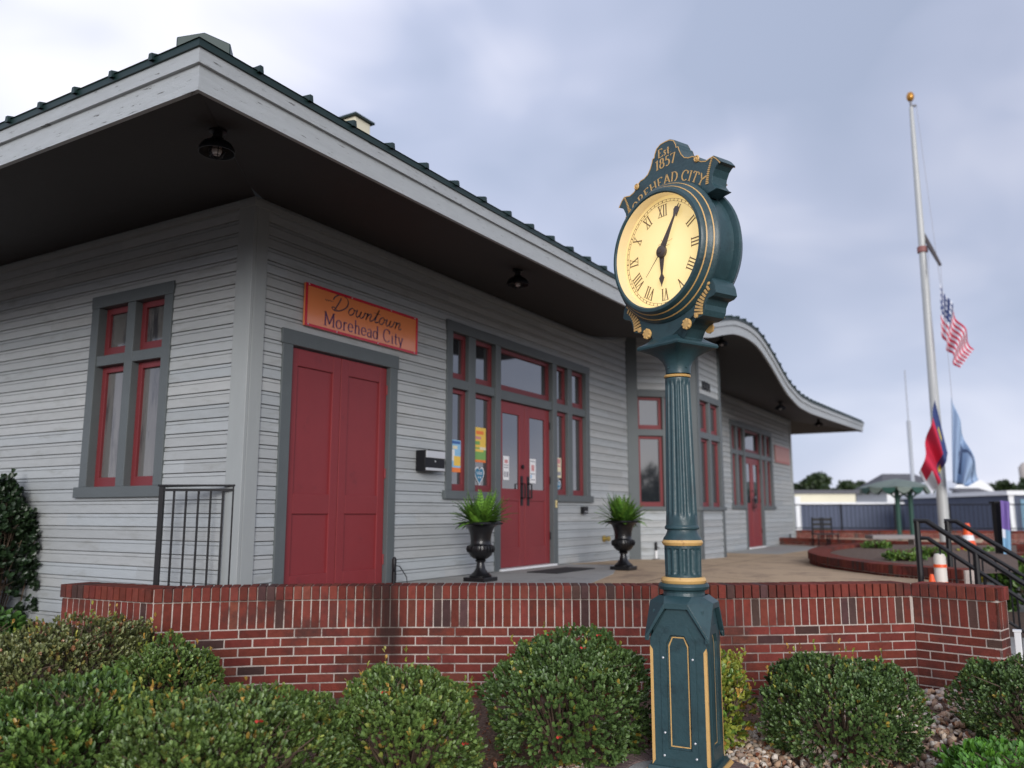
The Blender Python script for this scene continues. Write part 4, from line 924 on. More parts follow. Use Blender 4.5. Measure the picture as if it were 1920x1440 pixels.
# cradle under the drum with side brackets
m=MB()
cr=[(-.10,-.585),(.10,-.585),(.112,-.535),(.140,-.49),(.17,-.465),(.205,-.455),(.245,-.455),(.285,-.445),(.300,-.415),(.305,-.385),(.325,-.355),(.365,-.348),(.388,-.333),(.380,-.285),(.362,-.250),(.340,-.232),(.318,-.245)]
arcp=[(.40*math.sin(R_(a)),-.40*math.cos(R_(a))) for a in range(55,-56,-10)]
poly=cr+arcp+[(-a,b) for a,b in cr[::-1]][:-0 or None]
poly=cr+arcp+[(-a,b) for a,b in cr[::-1]]
# remove duplicated bottom
m.prism(poly,HC-Hn*.088,Hu,Z3,Hn,.176); m.build('cradle',green_p,clock,bevel=.004)
m=MB(); o0=HC+Z3*-.585
for k in range(1):
    pass
pr=[(.17,2.508,1),(.150,2.512,1)]
for sgn in (1,-1):
    nrm=Hn*sgn; uu=Hu*sgn; O=HC+nrm*.089
    for sx in (-1,1):
        g_=MB()
        c0=O+uu*sx*.165-Z3*.475
        g_.lathe([(.012,.016),(.020,.016),(.030,.012),(.033,.006),(.032,0)],c0,16,uu,Z3,nrm)
        for k in range(8):
            a=2*PI*k/8; g_.lathe([(.010,.010),(.006,.017),(0,.018)],c0+uu*math.cos(a)*.025+Z3*math.sin(a)*.025,8,uu,Z3,nrm)
        # fan of ribs following the bracket
        for k in range(9):
            q=k/8; b0=Vector((.222,-.432))*(1-q)**2+Vector((.232,-.345))*2*q*(1-q)+Vector((.318,-.288))*q*q
            tg_=((Vector((.232,-.345))-Vector((.222,-.432)))*(1-q)+(Vector((.318,-.288))-Vector((.232,-.345)))*q).normalized(); dirv=Vector((tg_.y,-tg_.x))
            w_=.062-.030*q; p0=O+uu*sx*b0.x+Z3*b0.y; dd=uu*sx*dirv.x+Z3*dirv.y; pp=uu*sx*tg_.x+Z3*tg_.y
            g_.frame_box(p0,dd*w_,nrm*.006,pp*.0125)
        g_.lathe([(.014,0),(.013,.008),(0,.010)],O+uu*sx*.236-Z3*.440,12,uu,Z3,nrm); g_.lathe([(.011,0),(.010,.008),(0,.010)],O+uu*sx*.335-Z3*.270,12,uu,Z3,nrm)
        g_.build('gold_ornament',gold,clock,smooth=True)
for sx in (-1,1):   # drum side bolts
    for a in (20,60,100,140): 
        d=Hu*sx*math.sin(R_(a))+Z3*math.cos(R_(a)); tb=d.cross(Hn); b=MB(); b.lathe([(.007,0),(.006,.004),(0,.005)],HC+d*.395+Hn*.045,8,tb,Hn,d); b.build('bolt',black_m,clock)
# ============================================================ RAILINGS, STAIRS
def rail_guard():
    t=thing('guard_rail','short black metal guard rail standing behind the left end of the brick wall','railing',(-.17,.3,.8))
    a=at(305,905,6.85); b=at(442,911,6.85); a=Vector((a.x,a.y,0)); b=Vector((b.x,b.y,0)); zt=1.735; d=(b-a).normalized(); n=Vector((-d.y,d.x,0))
    for p in (a,b):
        m=MB(); m.frame_box(p-d*.019-n*.019+Z3*.80,d*.038,n*.038,Z3*(zt-.80-.016)); m.build('post',black_m,t,bevel=.002)
    m=MB(); m.frame_box(a-d*.03-n*.024+Z3*(zt-.016),(b-a)+d*.06,n*.048,Z3*.016); m.build('handrail',black_m,t,bevel=.003)
    m=MB(); m.frame_box(a+d*.019-n*.013+Z3*(zt-.055),(b-a)-d*.038,n*.026,Z3*.022); m.build('top_bar',black_m,t)
    m=MB(); m.frame_box(a+d*.019-n*.013+Z3*.87,(b-a)-d*.038,n*.026,Z3*.022); m.build('bottom_bar',black_m,t)
    for k in range(5):
        p=a+(b-a)*(k+1)/6; m=MB(); m.frame_box(p-d*.007-n*.007+Z3*.89,d*.014,n*.014,Z3*(zt-.055-.89)); m.build('baluster',black_m,t)
rail_guard()
def stair_rail(label,x,y0,z0,y1,slope,flat=.09,posts=(0,),base=lambda y:0.,bal=True,r=.026,group='sloping stair handrails'):
    t=thing('stair_handrail',label,'handrail',(x,y0,z0-.85),group)
    zt=lambda y:z0 if y>y0-flat else z0-(y0-flat-y)*slope
    m=MB(); m.tube([(x,y0+.03,z0),(x,y0-flat,z0),(x,y1,zt(y1))],r,8); m.build('top_rail',black_m,t,smooth=True)
    m=MB(); m.tube([(x,y0,z0-.17),(x,y0-flat,z0-.17),(x,y1,zt(y1)-.17)],r*.8,8); m.build('middle_rail',black_m,t,smooth=True)
    m=MB(); m.tube([(x,y0-flat,z0-.78),(x,y1,zt(y1)-.78)],r*.7,6); m.build('bottom_rail',black_m,t,smooth=True)
    for p in posts:
        y=y0-p; m=MB(); m.tube([(x,y,zt(y)-.9),(x,y,zt(y))],r*1.1,8); m.build('post',black_m,t,smooth=True)
    y=y0-flat-.10; 
    while bal and y>y1:
        m=MB(); m.tube([(x,y,zt(y)-.78),(x,y,zt(y)-.17)],.009,6); m.build('baluster',black_m,t); y-=.125
# the flight runs down away from the building
stair_rail('nearest black stair handrail, sloping down past the right end of the brick wall',4.66,-4.58,1.425,-6.6,.74,posts=(0,.50,1.3,2.0))
stair_rail('second black stair handrail, behind the nearest one, on the far side of the steps',5.92,-4.78,1.415,-6.9,.68,posts=(0,1.0,2.1))
st=MB()
for k in range(5): st.box((4.6,-4.62-.3*k,-.1),(6.0,-4.62-.3*(k+1),.60-.14*(k+1)+.0))
stt=st.build('stair_steps',concrete,None,bevel=.01); kind(stt)
g=MB(); g.box((2.85,-6.9,-.15),(4.55,-4.72,.10)); kind(g.build('side_bed_ground',soil,None))
wp=thing('white_post','thin white plastic downpipe at the right end of the brick wall','pipe',(2.86,-5.36,0)); a,b=atxy(1887,6.9); m=MB(); m.box((a-.025,b-.025,.0),(a+.025,b+.025,.56)); m.build('pipe',white_m,wp,bevel=.006); m=MB(); m.box((a-.031,b-.031,.56),(a+.031,b+.031,.575)); m.build('cap',white_m,wp)
# ============================================================ CURVED PLANTER AND FAR BRICKWORK
def low_wall(name,label,pts,zt,zb,thick=.24,side=1,group=None,sold=True):
    t=thing(name,label,'planter' if 'planter' in name else 'wall',(pts[0][0],pts[0][1],zb),group); p=Path(pts); b=MB();c=MB();m=MB()
    brick_run(b,m,p,zt,zb,thick,side,capm=c,sold=sold)
    b.build('brickwork',brick_m,t,norm=False); c.build('cap',brick_m,t,norm=False); m.build('mortar',mortar,t,norm=False)
PLN=[atxy(a,d) for a,d in ((1640,17.5),(1548,15.2),(1514,13.2),(1532,11.7),(1577,10.65),(1640,9.75),(1737,9.05),(1800,8.7))]
low_wall('brick_planter','low curved dark brick planter wall on the terrace behind the main brick wall',smooth_path(PLN),.93,.42)
low_wall('terrace_wall','long low brick edging wall beyond the curved planter',[(18.6,.4),(16.6,-3.8),(15.5,-6.5)],.86,.3,sold=False)
low_wall('far_brick_wall','dark brick wall under the black fence in front of the slate blue building',[(25.4,1.6),(26.9,-2.6),(28.3,-6.5)],.93,.1)
pl=MB(); sp=smooth_path([(a-_n[0]*0,b) for (a,b),_n in zip(PLN,PLN)],3); cen=Vector(atxy(1720,12.5)); sp=[tuple(Vector(q)+(cen-Vector(q)).normalized()*.15) for q in sp]+[atxy(1900,9.2),atxy(1900,17)]
pl.add([(x,y,.87) for x,y in sp],[tuple(range(len(sp)))]); pl.build('planter_soil',soil,None); kind(bpy.data.objects['planter_soil'])
fe=thing('fence','thin black metal fence on the far brick wall before the slate blue building','fence',(26.5,-1.5,.93))
A_=Vector((25.55,1.3,0)); B_=Vector((28.2,-6.0,0)); d=(B_-A_); Ln=d.length; d.normalize()
for z in (1.80,1.0): m=MB(); m.tube([A_+Z3*z,B_+Z3*z],.022,6); m.build('rail',black_m,fe)
k=0; q=0
while q<Ln:
    m=MB(); p=A_+d*q; m.tube([p+Z3*.93,p+Z3*1.83],.028,6); m.build('post',black_m,fe); q+=1.75
q=.12; m=MB()
while q<Ln: p=A_+d*q; m.tube([p+Z3*1.0,p+Z3*1.8],.007,4); q+=.14
m.build('balusters',black_m,fe); bpy.data.objects['balusters']['kind']='stuff'
# cones
def cone(label,x,y,z,h,r,cm,bands,group='traffic cones'):
    t=thing('traffic_cone',label,'traffic cone',(x,y,z),group); m=MB(); m.box((x-r*1.4,y-r*1.4,z),(x+r*1.4,y+r*1.4,z+.03)); m.build('base',black_m if cm is white_m else orange_m,t,bevel=.005)
    m=MB(); m.lathe([(r,.03),(r*.28,h-.01),(r*.2,h)],(x,y,z),24); m.build('body',cm,t,smooth=True)
    for a,b in bands:
        ra=r+(r*.28-r)*(a*h-.03)/(h-.04)+.004; rb_=r+(r*.28-r)*(b*h-.03)/(h-.04)+.004; m=MB(); m.lathe([(ra,a*h),(rb_,b*h)],(x,y,z),24); m.build('band',orange_m if cm is white_m else white_m,t,smooth=True)
x,y=atxy(1755,8.45); t=thing('delineator_post','tall white and orange delineator post behind the brick wall near the handrail','post',(x,y,.6)); m=MB(); m.lathe([(.11,0),(.105,.04),(.062,.06),(.056,.46),(.045,.49),(0,.50)],(x,y,.61),24); m.build('tube',C('off_white_plastic',(.62,.58,.52)),t,smooth=True)
for a,b in ((.10,.22),(.36,.39)): m=MB(); m.lathe([(.0635,a),(.0605,b)],(x,y,.61),24); m.build('band',orange_m,t,smooth=True)
x,y=atxy(1738,8.35); cone('small orange cone just left of the white delineator post',x,y,.61,.30,.07,orange_m,[])
x,y=atxy(1811,15); cone('orange cone far behind the handrails, right of the flagpole',x,y,.78,.55,.15,orange_m,[(.45,.62)])
# flagpole
fp_=thing('flagpole','tall tapering white flagpole with gold ball and yardarm','flagpole',(17.70,-4.03,0)); P=Vector((17.70,-4.03,0))
m=MB(); m.lathe([(.125,0),(.12,2.5),(.105,5),(.085,8),(.06,11.0),(.045,11.85)],P,24); m.build('pole',mat('flagpole_white',(.42,.43,.42),.35,.06,3),fp_,smooth=True)
m=MB(); m.lathe([(0.001,12.0),(.055,12.02),(.085,12.07),(.095,12.13),(.085,12.19),(.055,12.24),(0.001,12.26)],P,20); m.build('ball',mat('ball_gold',(.42,.20,.035),.3,.1,5,metal=.5),fp_,smooth=True)
m=MB(); m.lathe([(.03,11.85),(.03,12.0)],P,10); m.tube([P+Vector((0,0,11.88)),P+Vector((.05,-.12,11.88))],.035,8); m.build('truck',C('pulley_grey',(.2,.2,.22)),fp_)
m=MB(); c0=P+Vector((.04,-.10,8.1)); m.tube([c0-(_V*1.6)+Z3*.35-_R*.05,c0+_V*.2,c0-(-_V)*1.8-Z3*.1+_R*.25],[.035,.055,.03],10)
m=MB(); m.tube([at(1727,430,20.2),at(1745,465,19.8),at(1763,497,19.4)],[.035,.055,.035],10); m.build('yardarm',mat('yard_dark',(.06,.05,.05),.6,.1,5),fp_,smooth=True)
m=MB(); m.lathe([(.10,7.95),(.12,7.96),(.12,8.10),(.10,8.11)],P,20); m.build('clamp',C('clamp_red_brown',(.25,.10,.09)),fp_)
m=MB(); m.tube([P+Vector((.05,-.12,11.85)),at(1764,540,20)],.007,5); m.build('halyard',C('rope_grey',(.35,.36,.4)),fp_)
m=MB(); m.tube([at(1763,497,19.4),at(1785,750,19.4),at(1787,900,19.4)],.007,5); m.build('halyard',MATS['rope_grey'],fp_)
m=MB(); m.tube([P+Vector((-.1,-.13,8.0)),at(1754,752,19.3)],.007,5); m.build('halyard',MATS['rope_grey'],fp_)
fl_w=mat('flag_white',(.62,.64,.70),.8,.05,5); fl_r=mat('flag_red',(.50,.015,.05),.8,.08,5); fl_b=mat('flag_blue',(.03,.05,.16),.8,.08,5); fl_l=mat('flag_pale_blue',(.26,.36,.52),.8,.08,5); fl_y=C('flag_yellow',(.6,.45,.05))
def flag(name,label,quad,D,nu,nv,colf,mats,folds,amp,loc,seed=0):
    """cloth hanging from its hoist: quad = 4 pixel corners hoist-top, fly-top, fly-bottom, hoist-bottom"""
    a,b,c_,d_=[at(px,py,D) for px,py in quad]; m=MB()
    for j in range(nv+1):
        for i in range(nu+1):
            u=i/nu; v=j/nv; p=(a*(1-u)+b*u)*(1-v)+(d_*(1-u)+c_*u)*v
            w=math.sin(u*PI*folds+v*1.3+seed)*amp*min(1,u*3)
            p=p+_V*w+_R*w*.25; m.v.append(tuple(p))
    for j in range(nv):
        for i in range(nu):
            k=j*(nu+1)+i; m.f.append((k,k+1,k+nu+2,k+nu+1)); m.m.append(colf((i+.5)/nu,(j+.5)/nv)); m.c.append(None)
    me=m.build(name,mats,None,smooth=True); so_=me.modifiers.new('solid','SOLIDIFY'); so_.thickness=.006
    tag(me,label,'flag'); return me
def us(u,v):
    if u<.4 and v<.54:
        return 1 if not (int(u*22)%2==0 and int(v*16)%2==0) else 0
    return 2 if int(v*13)%2==0 else 0
flag('flag','american flag hanging limp at half mast from the flagpole',[(1762,531),(1826,655),(1796,692),(1765,628)],19.6,44,26,us,[fl_w,fl_b,fl_r],5,.16,None)
def nc(u,v):
    if u<.34: return 3 if abs(v-.5)<.12 and abs(u-.17)<.06 else 1
    return 2 if v<.5 else 0
flag('flag','red, white and blue state flag drooping low against the flagpole',[(1753,750),(1726,886),(1752,928),(1777,850)],19.3,40,24,lambda u,v:(3 if (abs(v-.5)<.13 and .10<u<.17) or (v>.86 and .38<u<.5) else (1 if u<.24 or (v>.80 and u<.68) else (0 if (v>.5 and u>.78) or u>.95 else 2))),[fl_w,fl_b,fl_r,fl_y],4,.18,None,1)
def bf(u,v):
    return 1 if (abs(v-(.35+.25*math.sin(u*7)))<.05 and u>.35) or (abs(u-.45)<.04 and .2<v<.8) else 0
flag('flag','pale blue flag with dark emblem hanging right of the flagpole',[(1783,745),(1838,900),(1815,912),(1786,905)],19.4,36,24,bf,[fl_l,C('flag_navy',(.07,.10,.18))],4,.15,None,2)
# far mast
mt=thing('radio_mast','thin grey radio mast rising behind the white house','mast',(45.1,-1.2,0)); a,b=atxy(1716,45); m=MB(); m.tube([(a,b,0),(a,b,6.5)],.10,8); m.build('mast',C('mast_grey',(.33,.35,.38)),mt); m=MB(); m.tube([(a,b,6.5),(a,b,9.3)],.03,6); m.build('antenna',MATS['mast_grey'],mt)
# ============================================================ FAR BUILDINGS
def oriented(name,label,cat,px0,px1,D0,D1,z0,z1,depth,m,parent=None,part='wall'):
    a=Vector((*atxy(px0,D0),0)); b=Vector((*atxy(px1,D1),0)); t=parent or thing(name,label,cat,(a.x,a.y,0)); d=b-a; n=Vector((-d.y,d.x,0)).normalized()
    if n.dot(_V)<0:n=-n
    mb=MB(); mb.frame_box(a+Z3*z0,d,n*depth,Z3*(z1-z0)); mb.build(part,m,t); return t,a,b,n
t,a,b,n=oriented('warehouse','long slate blue block building with white parapet behind the terrace','building',1500,1868,40,40,0,1.90,12,slate)
d=(b-a); m=MB(); m.frame_box(a-n*.06-d.normalized()*.05+Z3*1.901,d+d.normalized()*.1,n*12.1,Z3*.13); m.build('parapet',white_m,t)
m=MB(); m.frame_box(a-n*.05-d.normalized()*.22,d.normalized()*.25,n*.3,Z3*2.3); m.build('corner_pier',white_m,t)
t,a,b,n=oriented('cream_building','low cream flat roofed building beyond the slate blue wall','building',1492,1606,52,52,0,2.72,10,cream)
d=b-a; m=MB(); m.frame_box(a-n*.2-d.normalized()*.2+Z3*2.721,d+d.normalized()*.4,n*10.4,Z3*.22); m.build('roof',dkroof,t)
t,a,b,n=oriented('white_house','white house with hipped grey shingle roof behind the slate blue building','house',1665,1778,56,56,0,2.95,5,white_m)
d=(b-a); dn=d.normalized(); e=.45; q=[a-dn*e-n*e,b+dn*e-n*e,b+dn*e+n*(5+e),a-dn*e+n*(5+e)]; r1=a+dn*.9+n*2.5; r2=b-dn*.9+n*2.5
m=MB(); m.add([p+Z3*2.95 for p in q]+[r1+Z3*4.25,r2+Z3*4.25],[(0,1,5,4),(1,2,5),(2,3,4,5),(3,0,4),(3,2,1,0)]); m.build('roof',dkroof,t)
for k in range(3):
    c0=a+d*(.18+.3*k)-n*.03+Z3*1.9; m=MB(); m.frame_box(c0,dn*.55,n*.05,Z3*.85); m.build('window',glass,t)
t,a,b,n=oriented('quonset_shed','white round topped shed right of the flagpole with grey lean-to roof','shed',1785,1872,50,50,0,2.3,10,white_m)
d=(b-a); dn=d.normalized(); w=d.length; arcp=[(w/2-w/2*math.cos(PI*k/14),2.301+1.25*math.sin(PI*k/14)) for k in range(15)]
m=MB(); m.prism(arcp,a,dn,Z3,n,10); m.build('roof',white_m,t,smooth=True)
m=MB(); m.add([a-dn*.3-n*3+Z3*2.35,a+dn*w*.72-n*3+Z3*2.35,a+dn*w*.6-n*.05+Z3*3.0,a-dn*.1-n*.05+Z3*3.0],[(0,1,2,3)]); o=m.build('lean_to_roof',dkroof,t); o.modifiers.new('s','SOLIDIFY').thickness=.08
t,a,b,n=oriented('slate_shop','slate blue building with white cornice at the right edge','building',1893,2080,30,30,0,2.15,8,slate)
d=(b-a); dn=d.normalized(); m=MB(); m.frame_box(a-dn*.1-n*.12+Z3*2.151,d+dn*.2,n*8.2,Z3*.16); m.build('cornice',white_m,t)
m=MB(); m.frame_box(a-dn*.0-n*.03,dn*.18,n*.05,Z3*2.15); m.build('corner_board',white_m,t)
m=MB(); m.frame_box(a+dn*.42-n*.03+Z3*.8,dn*.5,n*.05,Z3*1.2); m.build('window',mat('pale_blue_glass',(.20,.33,.42),.1,.05,3),t)
x,y=atxy(1932,90); t=thing('water_tower','pale round tank top peeking in at the right edge above the trees','tower',(x,y,0)); x,y=atxy(1932,90)
m=MB(); m.lathe([(.2,0),(.2,5.2)],(*atxy(1932,90),0),16); m.build('column',white_m,t); m=MB(); m.lathe([(.4,5.0),(.7,5.3),(.75,6.4),(.4,6.9),(0.01,7)],(x,y,0),20); m.build('tank',C('tank_tan',(.45,.40,.36)),t,smooth=True)
# pavilion with green posts and pale striped valance canopy
x,y=atxy(1690,27); pv=thing('garden_pavilion','small pavilion with dark green posts and pale scalloped canopy','pavilion',(x,y,.4)); PP=Vector((x,y,0)); dgm=C('dark_green_post',(.012,.06,.045)); pgm=mat('canopy_pale',(.13,.165,.145),.7,.15,3)
for du in (-.1,.32): 
    m=MB(); m.tube([PP+_R*du+Z3*.3,PP+_R*du+Z3*2.3],.075,10); po=m.build('post',dgm,pv,smooth=True)
    m=MB(); m.tube([PP+_R*(du-.38)+Z3*2.35,PP+_R*(du-.2)+Z3*2.12,PP+_R*du+Z3*1.95],.03,6); m.tube([PP+_R*(du+.38)+Z3*2.35,PP+_R*(du+.2)+Z3*2.12,PP+_R*du+Z3*1.95],.03,6); m.build('bracket',dgm,po)
m=MB(); n_=16; cx=PP+_R*-.1
for k in range(n_): 
    a=2*PI*k/n_; m.v.append(tuple(cx+_R*1.12*math.cos(a)+_V*1.0*math.sin(a)+Z3*(2.30+(.05 if k%2 else -.02))))
for k in range(n_):
    a=2*PI*k/n_; m.v.append(tuple(cx+_R*.55*math.cos(a)+_V*.5*math.sin(a)+Z3*2.52))
m.v.append(tuple(cx+Z3*2.62))
for k in range(n_):
    k2=(k+1)%n_; m.f.append((k,k2,n_+k2,n_+k)); m.f.append((n_+k,n_+k2,2*n_)); m.m+=[0,0]; m.c+=[None,None]
o=m.build('canopy',pgm,pv); o.modifiers.new('s','SOLIDIFY').thickness=.03
for k in range(n_):
    a=2*PI*(k+.5)/n_; p=cx+_R*1.1*math.cos(a)+_V*.98*math.sin(a); tn=(_V*math.cos(a)-_R*math.sin(a)); m=MB(); rad=(_R*math.cos(a)+_V*math.sin(a))
    m.prism([(-.20,0),(.20,0),(.17,-.10),(.08,-.17),(0,-.19),(-.08,-.17),(-.17,-.10)],p+Z3*2.31,tn,Z3,rad,.02); m.build('valance',pgm if k%2 else dgm,pv)
# two chairs silhouettes and a bench on the far terrace
for px,lab in ((1537,'left of the two dark slatted chairs on the far terrace'),(1553,'right of the two dark slatted chairs on the far terrace')):
    x,y=atxy(px,21.5); t=thing('patio_chair',lab,'chair',(x,y,.55),'dark patio chairs'); P=Vector((x,y,.55))
    for a_,b_ in ((-.2,-.2),(.2,-.2),(-.2,.2),(.2,.2)): m=MB(); m.tube([P+_R*a_*.7+_V*b_,P+_R*a_*.7+_V*b_+Z3*(.42 if b_<0 else .85)],.018,6); m.build('leg',black_m,t)
    m=MB(); m.frame_box(P-_R*.17-_V*.22+Z3*.42,_R*.34,_V*.44,Z3*.03); m.build('seat',black_m,t)
    m=MB()
    for k in range(3): m.frame_box(P-_R*.15+_V*.19+Z3*(.52+.12*k),_R*.30,_V*.02,Z3*.07)
    m.build('backrest',black_m,t)
x,y=atxy(1680,19); t=thing('stone_bench','pale grey slab bench left of the nearest handrail post','bench',(x,y,.55)); P=Vector((x,y,.55))
m=MB(); m.frame_box(P-_R*.65-_V*.2+Z3*.38,_R*1.1,_V*.42,Z3*.09); m.build('seat',C('bench_stone',(.22,.20,.20)),t,bevel=.01)
for a_ in (-.5,.3): m=MB(); m.frame_box(P+_R*a_-_V*.15,_R*.12,_V*.3,Z3*.379); m.build('leg',MATS['bench_stone'],t)
# banner on a black post
x,y=atxy(1870,13.5); t=thing('lamp_post','square black post at the right, before the slate shop','post',(x,y,0)); P=Vector((x,y,0)); m=MB(); m.frame_box(P-_R*.055-_V*.055,_R*.11,_V*.11,Z3*1.66); m.build('post',black_m,t,bevel=.004); m=MB(); m.frame_box(P-_R*.08-_V*.08+Z3*1.661,_R*.16,_V*.16,Z3*.03); m.build('cap',black_m,t)
fb_=flag('banner','purple over pale blue cloth banner hanging beside the square black post',[(1876,938),(1893,941),(1899,1068),(1884,1062)],13.3,8,30,lambda u,v:0 if v<.44 else (1 if u<.35 and v<.56 else 2),[C('banner_purple',(.16,.10,.33)),fl_w,C('banner_blue',(.20,.38,.55))],2,.03,None); fb_['category']='banner'
stair_rail('farthest black stair handrail, low on the right in front of the slate shop',13.2,-6.9,1.55,-9.0,.35,posts=(0,1.0,1.9),r=.03)
# ============================================================ URNS AND FERNS
def urn(x,y,z,label,h=.62):
    t=thing('garden_urn',label,'urn',(x,y,z),'black garden urns'); O=(x,y,z)
    m=MB(); m.box((x-.13,y-.13,z),(x+.13,y+.13,z+.045)); m.build('plinth',iron,t,bevel=.006)
    m=MB(); m.lathe([(.115,.046),(.118,.06),(.10,.075),(.075,.095),(.052,.13),(.042,.17),(.040,.195),(.055,.205),(.058,.215),(.045,.225)],O,36); m.build('stem',iron,t,smooth=True)
    m=MB(); m.lathe([(.045,.225),(.075,.235),(.11,.262),(.132,.30),(.138,.335),(.130,.365),(.118,.372),(.108,.385),(.107,.42),(.112,.47),(.125,.52),(.145,.555),(.17,.575),(.20,.585),(.222,.583),(.228,.592),(.222,.605),(.20,.612),(.165,.606),(.14,.58),(.12,.54)],O,40); bw=m.build('bowl',iron,t,smooth=True)
    m=MB()
    for k in range(22):
        a=2*PI*k/22; c_,s_=math.cos(a),math.sin(a); m.tube([(x+.137*c_,y+.137*s_,z+.30),(x+.143*c_,y+.143*s_,z+.335),(x+.134*c_,y+.134*s_,z+.366)],[.006,.011,.007],6)
    m.build('gadroon_band',iron,bw,smooth=True); bpy.data.objects[-1]if False else None
    m=MB()
    for k in range(40):
        a=2*PI*k/40; c_,s_=math.cos(a),math.sin(a); m.lathe([(.0001,-.008),(.010,0),(.0001,.008)],(x+.226*c_,y+.226*s_,z+.594),6)
    m.build('beaded_rim',iron,bw,smooth=True)
    m=MB(); m.lathe([(.0001,.57),(.135,.57)],O,24); m.build('soil',soil,bw)
def fern(x,y,z,label,seed):
    r=random.Random(seed); V=[];Fs=[];Cs=[];k=0
    for f in range(120):
        a=r.uniform(0,2*PI); tilt=r.uniform(.05,1.25)**1.0; Lf=r.uniform(.22,.40)*(1.0 if tilt<.9 else .9); el=PI/2-tilt*1.0
        d0=Vector((math.cos(a)*math.cos(el),math.sin(a)*math.cos(el),math.sin(el))); P=Vector((x+math.cos(a)*.08*r.random(),y+math.sin(a)*.08*r.random(),z)); n=13
        up=Vector((0,0,1)); br=r.uniform(.6,1.35); g=r.random(); base=(.048+.06*g,.125+.10*g,.018+.01*g); droop=r.uniform(.2,.8)*tilt
        pts=[]; d=d0.copy(); p=P.copy()
        for i in range(n+1): pts.append((p.copy(),d.copy())); p=p+d*(Lf/n); d=(d-up*droop*.11).normalized()
        for i in range(1,n+1):
            p,d=pts[i]; s=d.cross(up); s=s.normalized() if s.length>.01 else Vector((1,0,0)); nn=s.cross(d); t_=i/n; w=.058*math.sin(PI*min(1,t_*.9+.12))**.8*(1-.35*t_)
            for sg_ in (-1,1):
                tip=p+s*sg_*w+d*w*.45+nn*.004; q=p+d*.011
                V+= [p-d*.006,p+s*sg_*w*.6-d*.004+nn*.006,tip,p+s*sg_*w*.55+d*.022+nn*.006,q]; Fs.append((k,k+1,k+2,k+3,k+4)); k+=5
                m=r.uniform(.75,1.25)*br; Cs.append(tuple(c*m for c in base))
    o=MB(); o.v=[tuple(v) for v in V]; o.f=Fs; o.m=[0]*len(Fs); o.c=Cs; ob=o.build('fern',leaf,None,norm=False); tag(ob,label,'fern','ferns in the urns')
urn(2.66,-.62,.803,'black cast iron urn left of the glazed entrance door'); fern(2.66,-.62,1.37,'bright green fern in the urn left of the glazed entrance door',3)
urn(5.10,-1.18,.803,'black cast iron urn between the entrance and the clock post'); fern(5.10,-1.18,1.37,'bright green fern in the urn beside the clock post',5)
m=MB(); m.prism([(3.98,-.42),(5.0,-.42),(5.0,-.83),(3.98,-.83)],(0,0,.8075),X3,Y3,Z3,.012); o=m.build('door_mat',rubber,None,bevel=.003); tag(o,'thin black door mat on the concrete in front of the entrance','door mat')
# ============================================================ SHRUBS
def leaf_mesh(name,tips,nrms,nl,size,cols,wfrac=.5,parent=None,cup=.28,up=.45,spread=.9,matl=None,seed=0):
    """rosettes of leaves at twig tips; tips,nrms (N,3); cols function(n)->(n,3)"""
    g=np.random.default_rng(seed); Nn=len(tips); T=np.repeat(tips,nl,0); D=np.repeat(nrms,nl,0); M=len(T)
    D=D+np.array([0,0,up]); D/=np.linalg.norm(D,axis=1,keepdims=True)
    rnd=g.normal(size=(M,3)); side=rnd-(rnd*D).sum(1,keepdims=True)*D; side/=np.linalg.norm(side,axis=1,keepdims=True)
    sp=g.uniform(.35,1.15,(M,1))*spread; ax=D+side*sp; ax/=np.linalg.norm(ax,axis=1,keepdims=True)
    T=T-D*g.uniform(0,1.6,(M,1))*size*.8
    w=np.cross(ax,D); w/=np.linalg.norm(w,axis=1,keepdims=True)+1e-9; up_=np.cross(w,ax)
    up_*=np.sign((up_*D).sum(1,keepdims=True)+1e-9)
    s=size*g.uniform(.65,1.25,(M,1)); hw=s*wfrac*.5
    v0=T; v1=T+ax*s*.34+w*hw*.95+up_*hw*cup; v2=T+ax*s*.78+w*hw*.95+up_*hw*cup; v3=T+ax*s; v4=T+ax*s*.78-w*hw*.95+up_*hw*cup; v5=T+ax*s*.34-w*hw*.95+up_*hw*cup
    V=np.stack([v0,v1,v2,v3,v4,v5],1).reshape(-1,3); b=(np.arange(M)*6)[:,None]
    Fq=np.concatenate([b+np.array([[0,1,2,3]]),b+np.array([[0,3,4,5]])],1).reshape(-1,4)
    me=bpy.data.meshes.new(name); me.vertices.add(len(V)); me.vertices.foreach_set('co',V.ravel()); nf=len(Fq)
    me.loops.add(nf*4); me.loops.foreach_set('vertex_index',Fq.ravel().astype(np.int32)); me.polygons.add(nf); me.polygons.foreach_set('loop_start',(np.arange(nf)*4).astype(np.int32)); me.polygons.foreach_set('loop_total',np.full(nf,4,np.int32))
    me.update(calc_edges=True); c=cols(g,Nn); c=np.repeat(c,nl,0)*g.uniform(.8,1.2,(M,1)); cc=np.ones((nf,4)); cc[:,:3]=np.repeat(c,2,0)
    a=me.attributes.new('Col','FLOAT_COLOR','FACE'); a.data.foreach_set('color',cc.ravel()); me.materials.append(matl or leaf); me.polygons.foreach_set('use_smooth',[False]*nf)
    o=bpy.data.objects.new(name,me); COL.objects.link(o)
    if parent: o.parent=parent; o.location=-world_loc(parent)
    return o
def pal(base,var,alts=()):
    def f(g,n):
        c=np.tile(np.array(base),(n,1)); k=g.random((n,1)); c=c*(1-k)+np.array(var)*k
        r=g.random(n); acc=0
        for p,col in alts: m=(r>=acc)&(r<acc+p); c[m]=np.array(col)*g.uniform(.7,1.2,(m.sum(),1)); acc+=p
        return c*g.uniform(.75,1.25,(n,1))
    return f
